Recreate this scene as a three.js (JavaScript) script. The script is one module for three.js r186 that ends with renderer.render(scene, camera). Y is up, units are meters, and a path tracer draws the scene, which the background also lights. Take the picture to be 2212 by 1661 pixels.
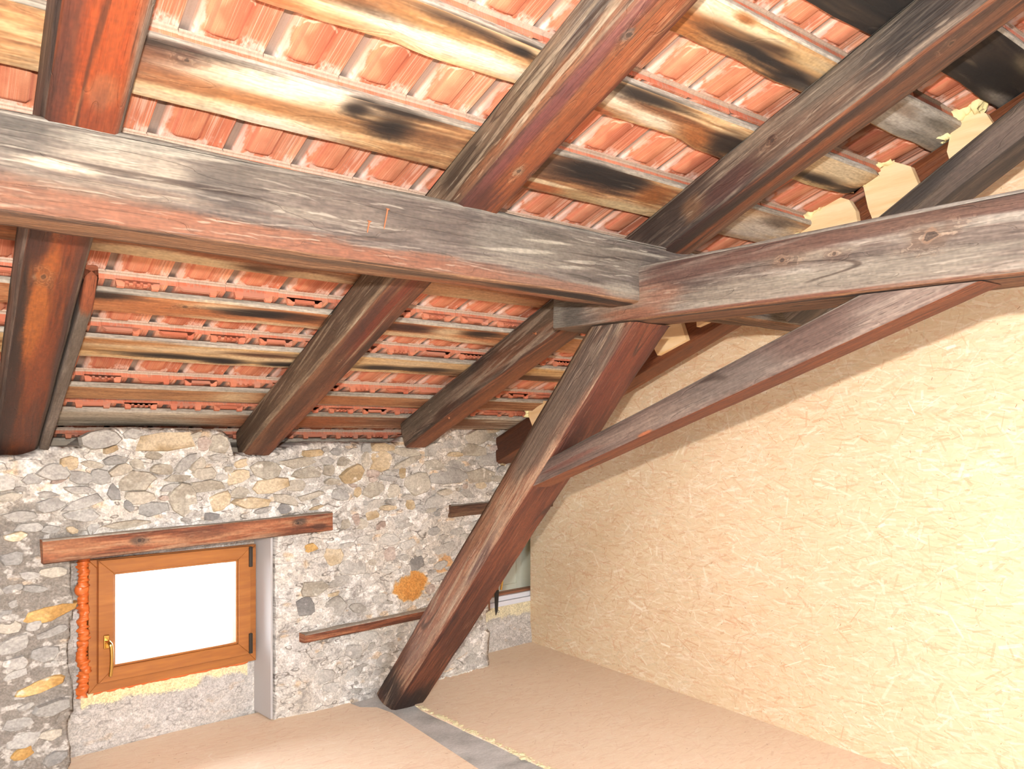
import * as THREE from 'three';
import { mergeGeometries, mergeVertices, toCreasedNormals } from 'three/addons/utils/BufferGeometryUtils.js';
import { RoundedBoxGeometry } from 'three/addons/geometries/RoundedBoxGeometry.js';

// ---------------------------------------------------------------- camera, daylight, flash, exposure
const scene = new THREE.Scene();
const renderer = new THREE.WebGLRenderer({ antialias: true });
renderer.toneMapping = THREE.LinearToneMapping;
renderer.toneMappingExposure = 0.58;
renderer.shadowMap.enabled = true;

const EYE = new THREE.Vector3(-3.75, 1.6, 4.896), YAW = Math.atan2(1226, 1680);
const camera = new THREE.PerspectiveCamera(2 * Math.atan(830.5 / 1680) * 180 / Math.PI, 2212 / 1661, 0.05, 200);
camera.position.copy(EYE);
camera.lookAt(EYE.x + Math.sin(YAW), EYE.y, EYE.z - Math.cos(YAW));
camera.setViewOffset(2212, 1661, 0, -119.5, 2212, 1661);      // rising-front lens: level camera, verticals stay vertical

scene.background = new THREE.Color(0.84, 0.91, 1.0);          // white overcast sky, seen and felt only through the openings
scene.backgroundIntensity = 50;

const flash = new THREE.PointLight(0xfffaf4, 85, 0, 2);       // the photographer's flash, just above the lens
flash.position.set(EYE.x + 0.02, EYE.y + 0.2, EYE.z);
flash.castShadow = true; flash.shadow.radius = 0.9;
scene.add(flash);

// ---------------------------------------------------------------- helpers
const V = (x, y, z) => new THREE.Vector3(x, y, z);
function rng(seed) { let a = seed >>> 0; return () => { a = (a + 0x6D2B79F5) | 0; let t = Math.imul(a ^ (a >>> 15), 1 | a); t = (t + Math.imul(t ^ (t >>> 7), 61 | t)) ^ t; return ((t ^ (t >>> 14)) >>> 0) / 4294967296; }; }
const TAB = new Float32Array(65536); { const r = rng(77); for (let i = 0; i < 65536; i++) TAB[i] = r(); }
function noise(x, y) {
  const ix = Math.floor(x), iy = Math.floor(y); let fx = x - ix, fy = y - iy;
  fx = fx * fx * (3 - 2 * fx); fy = fy * fy * (3 - 2 * fy);
  const a = (ix & 255), b = ((ix + 1) & 255), c = (iy & 255) << 8, d = ((iy + 1) & 255) << 8;
  const p = TAB[a | c], q = TAB[b | c], r = TAB[a | d], s = TAB[b | d];
  return p + (q - p) * fx + (r - p + (p - q - r + s) * fx) * fy;
}
const fbm = (x, y, o = 3) => { let v = 0, a = 0.5, t = 0; for (let i = 0; i < o; i++) { v += a * noise(x, y); t += a; a *= 0.5; x = x * 2.03 + 17.3; y = y * 2.03 + 31.7; } return v / t; };
const clamp = (x, a = 0, b = 1) => x < a ? a : x > b ? b : x;
const sstep = (a, b, x) => { const t = clamp((x - a) / (b - a)); return t * t * (3 - 2 * t); };
const hex = (h) => [parseInt(h.slice(1, 3), 16), parseInt(h.slice(3, 5), 16), parseInt(h.slice(5, 7), 16)];
const mixTo = (c, k, a) => { c[0] += (k[0] - c[0]) * a; c[1] += (k[1] - c[1]) * a; c[2] += (k[2] - c[2]) * a; };

function dataTex(w, h, fn, srgb = true, wrap = THREE.ClampToEdgeWrapping) {
  const d = new Uint8Array(w * h * 4), c = [0, 0, 0];
  for (let y = 0; y < h; y++) for (let x = 0; x < w; x++) {
    fn((x + 0.5) / w, (y + 0.5) / h, c); const i = (y * w + x) * 4;
    d[i] = clamp(c[0], 0, 255); d[i + 1] = clamp(c[1], 0, 255); d[i + 2] = clamp(c[2], 0, 255); d[i + 3] = 255;
  }
  const t = new THREE.DataTexture(d, w, h, THREE.RGBAFormat);
  t.magFilter = THREE.LinearFilter; t.minFilter = THREE.LinearMipmapLinearFilter; t.generateMipmaps = true;
  t.wrapS = t.wrapT = wrap; if (srgb) t.colorSpace = THREE.SRGBColorSpace; t.needsUpdate = true; return t;
}
const taken = {};
function numbered(n) { if (!(n in taken)) { taken[n] = 0; return n; } taken[n]++; return n + '_' + String(taken[n]).padStart(3, '0'); }
function mesh(name, geo, mat, parent) { const m = new THREE.Mesh(geo, mat); m.name = numbered(name); m.castShadow = m.receiveShadow = true; (parent || scene).add(m); return m; }
function group(name, data, parent) { const g = new THREE.Group(); g.name = numbered(name); Object.assign(g.userData, data); (parent || scene).add(g); return g; }
const tag = (o, label, category, grp) => { o.userData.label = label; o.userData.category = category; if (grp) o.userData.group = grp; return o; };
const std = (o) => new THREE.MeshStandardMaterial({ roughness: 0.85, metalness: 0, ...o });
function box(x0, x1, y0, y1, z0, z1, r = 0) {
  const g = r > 0 ? new RoundedBoxGeometry(x1 - x0, y1 - y0, z1 - z0, 2, r) : new THREE.BoxGeometry(x1 - x0, y1 - y0, z1 - z0);
  g.translate((x0 + x1) / 2, (y0 + y1) / 2, (z0 + z1) / 2); return g;
}
function gridGeo(pos, uv, nx, ny) {       // indexed grid, nx by ny vertices
  const ix = []; for (let j = 0; j < ny - 1; j++) for (let i = 0; i < nx - 1; i++) { const a = j * nx + i, b = a + 1, c = a + nx, d = c + 1; ix.push(a, b, d, a, d, c); }
  const g = new THREE.BufferGeometry(); g.setAttribute('position', new THREE.Float32BufferAttribute(pos, 3)); g.setAttribute('uv', new THREE.Float32BufferAttribute(uv, 2)); g.setIndex(ix); g.computeVertexNormals(); return g;
}
// roof: underside of the rafters lies in y = 1.31 + 0.374 z; off counts upwards from there
const SL = 0.374, ROOF = (z, off = 0) => 1.31 + SL * z + off;
const RN = V(0, 1, -SL).normalize(), RD = V(0, SL, 1).normalize();   // roof normal, up the slope
// the stone wall is turned about 7 degrees against the roof: u runs left along it from the corner, w out of it
const WU = V(-0.99211, 0, 0.12533), WN = V(0.12533, 0, 0.99211);
const wp = (u, y, w) => V(WU.x * u + WN.x * w, y, WU.z * u + WN.z * w);
const WM = new THREE.Matrix4().makeBasis(WU, V(0, 1, 0), WN.clone().negate());   // right-handed: x = u, y, z = -w
const wallFrame = (g) => g.applyMatrix4(WM);

// ---------------------------------------------------------------- wood
const GRAIN = dataTex(1024, 512, (u, v, c) => {
  const s = u * 8, p = v * 40;
  let n = 0.55 * noise(s * 1, p * 1.6) + 0.3 * noise(s * 3, p * 5) + 0.15 * noise(s * 22, p * 12);
  if (Math.abs(noise(s * 0.6 + 9, p * 0.5) - 0.5) < 0.012) n -= 0.5;
  c[0] = c[1] = c[2] = 255 * clamp(n);
}, false, THREE.MirroredRepeatWrapping);
/* cfg.faces[f] = { pal: [dark, mid, light], k, fleck: [colour, amount] }; cfg.layers = [face, s, t, rs, rt, colour, amount, hardness] (s in metres, t across the face) */
function woodTex(len, fw, cfg, seed, W = 1536, H = 256) {
  const F = [0, 1, 2, 3].map((f) => { const k = cfg.faces[f] || cfg.faces[0]; return { pal: k.pal.map(hex), k: k.k ?? 1, fleck: k.fleck ? [hex(k.fleck[0]), k.fleck[1]] : null, crack: k.crack ?? 1 }; });
  const L = [[], [], [], []]; for (const l of cfg.layers || []) for (const f of String(l[0])) L[+f].push({ s: l[1], t: l[2], rs: l[3], rt: l[4], c: hex(l[5]), a: l[6] ?? 1, h: l[7] ?? 0.5 });
  const off = [0, fw[0], fw[0] + fw[1], fw[0] + fw[1] + fw[2]];
  const tex = dataTex(W, H, (u, v, c) => {
    const f = Math.min(3, Math.floor(v * 4)), t = v * 4 - f, s = u * len, p = off[f] + t * fw[f], k = F[f], X = s + seed * 13.7;
    const wv = (noise(X * 0.9, seed) - 0.5) * 0.05 + (noise(X * 2.6, p * 6) - 0.5) * 0.02;
    const n1 = fbm(X * 1.1, (p + wv) * 17, 3), n2 = noise(X * 5, (p + wv) * 95), n3 = noise(X * 45, p * 330), n4 = noise(X * 140, p * 150);
    const n5 = noise(X * 13, (p + wv) * 210), q = clamp(0.5 + ((n1 - 0.5) * 1.9 + (n2 - 0.5) * 0.75 + (n5 - 0.5) * 0.6) * k.k);
    const a = k.pal[q < 0.5 ? 0 : 1], b = k.pal[q < 0.5 ? 1 : 2], m = q < 0.5 ? q * 2 : q * 2 - 1;
    c[0] = a[0] + (b[0] - a[0]) * m; c[1] = a[1] + (b[1] - a[1]) * m; c[2] = a[2] + (b[2] - a[2]) * m;
    const ws = (fbm(X * 3.1, p * 11 + 5, 3) - 0.5) * 1.3 + (n2 - 0.5) * 0.34, wt = (fbm(X * 2.3 + 40, p * 19, 3) - 0.5) * 1.2 + (n3 - 0.5) * 0.16 + (n4 - 0.5) * 0.16;
    for (const l of L[f]) {
      const ds = (s - l.s) / l.rs, dt = (t - l.t) / l.rt; if (Math.abs(ds) > 3 || Math.abs(dt) > 3) continue;
      const d = Math.hypot(ds + ws * 0.45, dt + wt * 0.45) * (1 + (n2 - 0.5) * 0.5);
      const g = sstep(1.05 + l.h * 0.55, 0.95 - l.h * 0.95, d); if (g > 0) mixTo(c, l.c, g * l.a);
    }
    if (k.fleck) { const g = sstep(0.64, 0.8, noise(X * 6.5 + p * 55, p * 42)) * sstep(0.42, 0.66, noise(X * 1.7, p * 9 + 3)); mixTo(c, k.fleck[0], g * k.fleck[1]); }
    if (k.crack) { const g = sstep(0.02 * k.crack, 0.004, Math.abs(noise(X * 0.9 + 4, (p + wv) * 23) - 0.5)) * sstep(0.5, 0.66, noise(X * 1.3 + 30, p * 9)); mixTo(c, [44, 27, 19], 0.5 * g); }
    const sh = (cfg.tone ?? 0.68) * (1 + (n3 - 0.5) * 0.2 + (n4 - 0.5) * 0.12); c[0] *= sh; c[1] *= sh; c[2] *= sh;
  });
  // axe flakes: short curved slivers of paler wood; knots: dark eyes in rings of grain
  const D = tex.image.data, rr = rng(seed * 91 + 7), FH = H / 4, tone = cfg.tone ?? 0.68;
  const dab = (f, x, y, col, a) => { const X = Math.round(x), Y = Math.round(y); if (X < 0 || X >= W || Y < 1 || Y >= FH - 1) return; const i = ((f * FH + Y) * W + X) * 4; for (let k = 0; k < 3; k++) D[i + k] += (col[k] - D[i + k]) * a; };
  for (const [f, dens, cl, aMax] of cfg.flakes || []) {
    const col = hex(cl).map((q) => q * Math.min(1, tone * 1.12)), n = Math.round(dens * len * fw[f] * 10), px = W / len, py = FH / fw[f];
    for (let i = 0; i < n; i++) {
      const s0 = rr() * len, p0 = rr() * fw[f], L = 0.02 + 0.1 * rr() * rr(), th = 0.0006 + 0.0024 * rr() * rr(), sl = (rr() - 0.45) * 0.13, cv = (rr() - 0.5) * 0.1, al = aMax * (0.15 + 0.6 * rr()); if (noise(s0 * 2.5 + seed, p0 * 9) < 0.4) continue;
      for (let X = Math.ceil((s0 - L) * px); X <= (s0 + L) * px; X++) {
        const x = X / px - s0, q = x / L, pc = (p0 + x * sl + cv * x * x / L * 2 + (noise(x * 70, i) - 0.5) * 0.0018) * py, w = (th * (1 - q * q) * (0.5 + noise(x * 60 + i, 3)) + 0.0004) * py, am = al * Math.min(1, 2.2 * (1 - q * q));
        for (let Y = Math.floor(pc - w - 1); Y <= pc + w + 3; Y++) { const k = clamp(w + 0.6 - Math.abs(Y - pc)); if (k > 0) dab(f, X, Y, col, am * Math.min(1, k)); const k2 = clamp(0.9 - Math.abs(Y - pc - w - 1.2)); if (k2 > 0) dab(f, X, Y, [col[0] * 0.35, col[1] * 0.3, col[2] * 0.27], am * 0.45 * k2); }
      }
    }
  }
  for (const [f, s0, t0, R] of cfg.knots || []) {
    const px = W / len, py = FH / fw[f], p0 = t0 * fw[f];
    for (let Y = Math.ceil((p0 - R * 3) * py); Y <= (p0 + R * 3) * py; Y++) for (let X = Math.ceil((s0 - R * 6) * px); X <= (s0 + R * 6) * px; X++) {
      const x = X / px - s0, y = Y / py - p0, wob = 1 + (fbm(x * 50 + s0 * 9, y * 80, 2) - 0.5) * 0.9, d = Math.hypot(x / (R * 1.2), y / R) * wob, ring = Math.hypot(x / (R * 2.7), y / R) * wob;
      if (d < 1.05) dab(f, X, Y, d < 0.6 ? [50, 37, 30] : [128, 96, 74], (d < 0.6 ? 0.7 : 0.5) * sstep(1.05, 0.85, d) * (0.6 + 0.6 * noise(x * 400, y * 700)));
      else if (ring < 3) dab(f, X, Y, noise(ring * 5.5 + s0 * 7, x * 9 + 3) > 0.52 ? [66, 44, 33] : [172, 142, 116], 0.3 * sstep(3, 0.9, ring) * sstep(0.3, 0.6, noise(x * 22 + s0, y * 30 + 9)));
    }
  }
  return tex;
}
function woodMat(len, fw, cfg, seed, W, H) {
  const b = GRAIN.clone(); b.repeat.set(len / 1.4, (fw[0] + fw[1]) * 2 / 0.5); b.needsUpdate = true;
  return std({ map: woodTex(len, fw, cfg, seed, W, H), bumpMap: b, bumpScale: cfg.bump ?? 0.0025, roughness: cfg.rough ?? 0.82 });
}
/* a hewn timber from P0 to P1 (centre line). side S: face 0 looks along -S, 1 down, 2 along S, 3 up. */
function beamGeo(P0, P1, S, w, h, o = {}) {
  const len = P0.distanceTo(P1), d = P1.clone().sub(P0).normalize();
  S = S.clone().addScaledVector(d, -S.dot(d)).normalize(); let U = new THREE.Vector3().crossVectors(d, S); if (U.y < 0) U.negate();
  const flip = new THREE.Vector3().crossVectors(S, U).dot(d) < 0;
  const seg = o.seg ?? Math.max(8, Math.round(len / 0.08)), r = o.r ?? 0.012, amp = o.amp ?? 0.004, sd = o.seed ?? 1, T = [];
  for (let f = 0; f < 4; f++) { const fw = f % 2 ? w : h, e = r / fw; for (const t of [e, 0.25, 0.5, 0.75, 1 - e]) T.push([f, t]); }
  T.push([4, r / h]);
  const pos = [], uv = [], rings = [];
  for (let i = 0; i <= seg; i++) {
    const s = i / seg * len, ring = [];
    for (const [ff, t] of T) {
      const f = ff % 4; let x, y; const q = f === 0 ? [-w / 2, h / 2 - t * h] : f === 1 ? [-w / 2 + t * w, -h / 2] : f === 2 ? [w / 2, -h / 2 + t * h] : [w / 2 - t * w, h / 2];
      [x, y] = q;
      const n = (noise(s * 2.2 + sd * 31, (f + t) * 2.1 + (ff === 4 ? -8.4 : 0)) - 0.5) * 2 * amp + (noise(s * 11 + sd * 7, (f + t) * 5 - (ff === 4 ? 20 : 0)) - 0.5) * amp * 0.7;
      if (f % 2 === 0) x += Math.sign(x) * n; else y += Math.sign(y) * n;
      if (o.warp) [x, y] = o.warp(s, x, y, f, t);
      ring.push([x, y]);
      const P = P0.clone().addScaledVector(d, s).addScaledVector(S, x).addScaledVector(U, y);
      if (o.bend) P.addScaledVector(U, o.bend(s / len));
      if (o.cut) for (const [n, c] of o.cut) { const k = n.dot(P) - c; if (k > 0) P.addScaledVector(d, -k / n.dot(d)); }
      pos.push(P.x, P.y, P.z); uv.push(s / len, (ff + (ff === 4 ? 0 : t)) / 4 > 0.9999 ? 0.9999 : (ff + (ff === 4 ? 0 : t)) / 4);
    }
    rings.push(ring);
  }
  const side = gridGeo(pos, uv, T.length, seg + 1); if (flip) side.index.array.reverse(); side.computeVertexNormals();
  const caps = [];
  for (const end of [0, 1]) {
    const ring = rings[end ? seg : 0], base = (end ? seg : 0) * T.length, p = [], q = [], ix = [], n = T.length - 1; let cx = 0, cy = 0, cz = 0;
    for (let k = 0; k < n; k++) { const j = (base + k) * 3; p.push(pos[j], pos[j + 1], pos[j + 2]); cx += pos[j]; cy += pos[j + 1]; cz += pos[j + 2]; q.push(Math.abs(end - 0.012) + ring[k][0] * 0.02 / len, (0.5 - ring[k][1] / h * 0.8) / 4); }
    p.push(cx / n, cy / n, cz / n); q.push(Math.abs(end - 0.012), 0.125);
    for (let k = 0; k < n; k++) { const a = k, b = (k + 1) % n; if ((end === 1) !== flip) ix.push(n, a, b); else ix.push(n, b, a); }
    const g = new THREE.BufferGeometry(); g.setAttribute('position', new THREE.Float32BufferAttribute(p, 3)); g.setAttribute('uv', new THREE.Float32BufferAttribute(q, 2)); g.setIndex(ix); g.computeVertexNormals(); caps.push(g);
  }
  const side2 = side; side2.computeVertexNormals();
  // close the shading seam round the ring
  const nm = side2.attributes.normal, n = T.length; for (let i = 0; i <= seg; i++) { const a = i * n, b = a + n - 1, x = nm.getX(a) + nm.getX(b), y = nm.getY(a) + nm.getY(b), z = nm.getZ(a) + nm.getZ(b), l = Math.hypot(x, y, z) || 1; nm.setXYZ(a, x / l, y / l, z / l); nm.setXYZ(b, x / l, y / l, z / l); }
  return mergeGeometries([side2, ...caps]);
}
function timber(name, P0, P1, S, w, h, cfg, o = {}, parent) {
  const len = P0.distanceTo(P1);
  return mesh(name, beamGeo(P0, P1, S, w, h, o), woodMat(len, [h, w, h, w], cfg, o.seed ?? 1, o.tw, o.th), parent);
}

// ---------------------------------------------------------------- OSB
function canvasTex(w, h, draw, rep) {
  const cv = document.createElement('canvas'); cv.width = w; cv.height = h; draw(cv.getContext('2d'), w, h);
  const t = new THREE.CanvasTexture(cv); t.colorSpace = THREE.SRGBColorSpace; t.wrapS = t.wrapT = THREE.RepeatWrapping; if (rep) t.repeat.set(rep, rep); return t;
}
function osbDraw(seed, count, list, horiz, px, base, lift) {
  const pale = (h) => { const q = hex(h); mixTo(q, [255, 242, 216], lift); return 'rgb(' + q.map(Math.round).join(',') + ')'; }, cols = list.map(pale), ground = pale(base);
  return (g, w, h) => {
    const r = rng(seed); g.fillStyle = ground; g.fillRect(0, 0, w, h);
    for (let i = 0; i < count; i++) {
      const late = i / count, L = px * (0.03 + 0.13 * r() * r()), B = px * (0.005 + 0.016 * r() * r()), x = r() * w, y = r() * h;
      let a = (r() + r() + r() - 1.5) * 0.55; if (r() < horiz) a = (r() - 0.5) * 3.1;
      const c = cols[Math.floor(Math.pow(r(), 1.25) * cols.length)]; g.globalAlpha = (0.2 + 0.38 * r()) * (late > 0.985 ? 1.5 : 1); g.fillStyle = c;
      for (const ox of [0, -w, w]) for (const oy of [0, -h, h]) {
        const X = x + ox, Y = y + oy; if (X < -L || X > w + L || Y < -L || Y > h + L) continue;
        const ca = Math.cos(a), sa = Math.sin(a), q = [[-L / 2, -B / 2 * 0.6], [L / 2 * 0.9, -B / 2], [L / 2, B / 2 * 0.7], [-L / 2 * 0.92, B / 2]];
        g.beginPath(); q.forEach(([m, n], k) => { const u = X + m * ca - n * sa, v = Y + m * sa + n * ca; k ? g.lineTo(u, v) : g.moveTo(u, v); }); g.closePath(); g.fill();
      }
    }
    for (let i = 0; i < count / 60; i++) { const x = r() * w, y = r() * h, a = (r() - 0.5) * (r() < 0.5 ? 0.6 : 3.1), L = px * (0.03 + 0.07 * r()), B = px * (0.004 + 0.012 * r()); g.globalAlpha = 0.18 + 0.34 * r(); g.fillStyle = cols[r() < 0.45 ? 8 : r() < 0.6 ? 9 : r() < 0.5 ? 10 : cols.length - 1]; g.save(); g.translate(x, y); g.rotate(a); g.beginPath(); g.moveTo(-L / 2, -B / 2); g.lineTo(L * 0.44, -B / 2); g.lineTo(L / 2, B * 0.2); g.lineTo(L * 0.4, B / 2); g.lineTo(-L * 0.46, B * 0.4); g.closePath(); g.fill(); g.restore(); }
    g.globalAlpha = 0.75; for (let i = 0; i < count / 70; i++) { g.fillStyle = r() < 0.3 ? '#7a4a2c' : '#bb8258'; const x = r() * w, y = r() * h; g.save(); g.translate(x, y); g.rotate(r() * 3.1); g.fillRect(0, 0, px * (0.004 + 0.012 * r()), px * 0.0022); g.restore(); }
    g.globalAlpha = 1;
  };
}
const OSB = canvasTex(2048, 2048, osbDraw(5, 26000, ['#dcc4a2', '#d8be9a', '#e2ceb0', '#d4b48c', '#dfc9aa', '#d6b08a', '#e8dac4', '#ceaf88', '#cf9e78', '#f0e6d6', '#cab898', '#c2936a'], 0.34, 840, '#d9c09a', 0.13), 1 / 2.44);
const OSBF = canvasTex(2048, 2048, osbDraw(9, 20000, ['#e6ccb0', '#e2c6aa', '#e8d0b6', '#dcbf9f', '#e4caae', '#deb99c', '#ecdac4', '#d8b698', '#dfbca2', '#ead6be', '#d2ae92'], 0.22, 840, '#e4caae', 0.22), 1 / 2.44);
const osbBump = dataTex(512, 512, (u, v, c) => { c[0] = c[1] = c[2] = 255 * (0.5 * noise(u * 30, v * 60) + 0.5 * noise(u * 128, v * 256)); }, false, THREE.MirroredRepeatWrapping); osbBump.repeat.set(1, 1);
const osbWallMat = std({ map: OSB, bumpMap: osbBump, bumpScale: 0.0012, roughness: 0.62 });
const osbFloorMat = std({ map: OSBF, bumpMap: osbBump, bumpScale: 0.0008, roughness: 0.7 });
function planar(g, ax, ay) { const p = g.attributes.position, uv = []; for (let i = 0; i < p.count; i++) uv.push(p.getComponent(i, ax), p.getComponent(i, ay)); g.setAttribute('uv', new THREE.Float32BufferAttribute(uv, 2)); return g; }
function poly(pts, y0, y1) {   // horizontal slab from [x, z] points
  const s = new THREE.Shape(pts.map(([x, z]) => new THREE.Vector2(x, -z))); const g = new THREE.ExtrudeGeometry(s, { depth: y1 - y0, bevelEnabled: false }); g.rotateX(-Math.PI / 2); g.translate(0, y0, 0); return g;
}
function zyPlate(pts, x0, x1, holes = []) {   // upright plate in the z-y plane from [z, y] points, between x0 and x1
  const s = new THREE.Shape(pts.map(([z, y]) => new THREE.Vector2(-z, y)));
  for (const h of holes) s.holes.push(new THREE.Path(h.map(([z, y]) => new THREE.Vector2(-z, y))));
  const g = new THREE.ExtrudeGeometry(s, { depth: x1 - x0, bevelEnabled: false }); g.rotateY(Math.PI / 2); g.translate(x0, 0, 0); return g;
}

// ================================================================ THE SHELL
const ZR = 6.2, ZB = 9.6, XL = -6.5;      // ridge, far wall, left gable
const plasterPlain = std({ color: 0x94897b, roughness: 0.95 });
const gable = [[-0.5, -0.2], [ZB, -0.2], [ZB, ROOF(ZR, 0.3) - SL * (ZB - ZR)], [ZR, ROOF(ZR, 0.3)], [-0.5, ROOF(-0.5, 0.3)]];
{ const w = mesh('wall_right', planar(mergeGeometries([box(0.105, 0.16, -0.2, 1.75, -0.12, 0.05).toNonIndexed(), zyPlate(gable.map(([z, y]) => [Math.max(z, 0.004), y === ROOF(-0.5, 0.3) ? ROOF(0.004, 0.3) : y]), 0, 0.14)]), 2, 1), osbWallMat); w.userData.kind = 'structure'; }
{ const w = mesh('wall_left', zyPlate(gable, XL - 0.25, XL, [[[2.9, 0.3], [4.3, 0.3], [4.3, 1.0], [2.9, 1.0]]]), plasterPlain); w.userData.kind = 'structure'; }
{ const s = new THREE.Shape([[XL, -0.2], [0.1, -0.2], [0.1, ROOF(ZR, 0.35) - SL * (ZB - ZR)], [XL, ROOF(ZR, 0.35) - SL * (ZB - ZR)]].map(([x, y]) => new THREE.Vector2(x, y)));
  s.holes.push(new THREE.Path([[-5.6, 0.5], [-3.9, 0.5], [-3.9, 1.75], [-5.6, 1.75]].map(([x, y]) => new THREE.Vector2(x, y))));
  const g = new THREE.ExtrudeGeometry(s, { depth: 0.25, bevelEnabled: false }); g.translate(0, 0, ZB); const w = mesh('wall_front', g, plasterPlain); w.userData.kind = 'structure'; }
{ const g = mesh('ground', new THREE.BoxGeometry(60, 0.2, 60).translate(-3, -3.2, 4), std({ color: 0x6f6c62, roughness: 1 })); g.userData.kind = 'structure'; }

// floor: two OSB fields and the screed strip between them
const oldBoard = std({ color: 0x5a4433, roughness: 0.9 });
const floor = group('floor', { kind: 'structure' });
{
  const L = [[-6.5, 5.2], [-1.66, 5.2], [-1.66, 2.6], [-1.652, 1.75], [-1.637, 1.2], [-1.63, 0.8], [-1.66, 0.66], [-1.74, 0.6], [-1.8, 0.3], [-6.5, 0.6]];
  const R = [[0.0, 5.2], [-1.34, 5.2], [-1.35, 2.6], [-1.385, 1.95], [-1.43, 1.3], [-1.465, 0.86], [-1.45, 0.72], [-1.39, 0.6], [-1.3, 0.36], [-0.02, -0.05], [0, 0]];
  mesh('osb_board', planar(poly(L, -0.018, 0), 0, 2), osbFloorMat, floor);
  mesh('osb_board', planar(poly(R, -0.018, 0.002), 0, 2), osbFloorMat, floor);
  const pos = [], uv = [], n = 60, m = 8;
  for (let j = 0; j <= n; j++) for (let i = 0; i <= m; i++) { const z = 0.2 + j / n * 6, x = -1.78 + i / m * 0.52; pos.push(x, -0.007 + (noise(x * 14, z * 9) - 0.5) * 0.008, z); uv.push(x, z); }
  const g = gridGeo(pos, uv, m + 1, n + 1); g.index.array.reverse(); g.computeVertexNormals();
  const t = dataTex(256, 512, (u, v, c) => { const a = fbm(u * 6, v * 10, 4), b = noise(u * 120, v * 240); c[0] = 178 + (a - 0.5) * 60 + (b - 0.5) * 22; c[1] = c[0] - 3; c[2] = c[0] - 8; }, true, THREE.MirroredRepeatWrapping);
  mesh('screed_strip', g, std({ map: t, roughness: 0.95 }), floor);
  for (let k = 0; k < 24; k++) mesh('old_board', box(XL + k * 0.272 + 0.003, XL + k * 0.272 + 0.269, -0.02, -0.001 - (k % 3) * 0.001, 5.21, 9.6), oldBoard, floor);
  mesh('subfloor', box(-6.6, 0.1, -0.2, -0.02, -0.4, 9.8), plasterPlain, floor);
}

// ---------------------------------------------------------------- stone wall
const wallBack = group('wall_back', { kind: 'structure' });
const UMAX = 6.62;
const topY = (u) => {       // ragged crown of the masonry
  const K = [[-0.2, 1.6], [0.28, 1.6], [0.36, 1.67], [0.5, 1.7], [0.95, 1.695], [1.1, 1.69], [1.38, 1.65], [1.44, 1.58], [1.6, 1.585], [2.1, 1.583], [2.28, 1.545], [2.35, 1.52], [2.54, 1.53], [2.56, 1.64], [2.6, 1.655], [3.1, 1.66], [3.2, 1.645], [3.27, 1.57], [3.43, 1.565], [3.5, 1.53], [3.8, 1.52], [6.7, 1.53]];
  for (let i = 1; i < K.length; i++) if (u <= K[i][0]) { const t = (u - K[i - 1][0]) / (K[i][0] - K[i - 1][0]); return K[i - 1][1] + t * (K[i][1] - K[i - 1][1]) + (noise(u * 23, 3) - 0.5) * 0.014; } return 1.53;
};
const N1 = [2.30, 3.31, 1.06], N2 = [-0.1, 0.66, 1.08];      // window niches: u from, u to, head
function faceW(u, y) {        // depth of the masonry face
  const inN = (a, b, head, e) => Math.min(sstep(a - e, a, u) * sstep(b + 0.012, b, u), sstep(head + 0.01, head, y));
  let w = 0.26 + (fbm(u * 7, y * 9, 3) - 0.5) * 0.045 + (noise(u * 38, y * 44) - 0.5) * 0.012;
  w -= 0.03 * sstep(2.46, 2.3, u) * sstep(2.1, 2.3, u) * sstep(1.06, 0.9, y);
  const k1 = inN(2.30 - 0.012, 3.31 + (noise(y * 9, 2) - 0.5) * 0.03, 1.05, 0.012), k2 = inN(-0.2, 0.65 + (noise(y * 11, 8) - 0.5) * 0.03, 1.08, 0.02);
  const b1 = 0.02 + (fbm(u * 9, y * 12, 3) - 0.5) * 0.02, b2 = 0.0 + (fbm(u * 9 + 7, y * 12, 3) - 0.5) * 0.02 + 0.02 * sstep(0.3, 0, y);
  w += (b1 - w) * k1; w += (b2 - w) * k2; return w;
}
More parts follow.
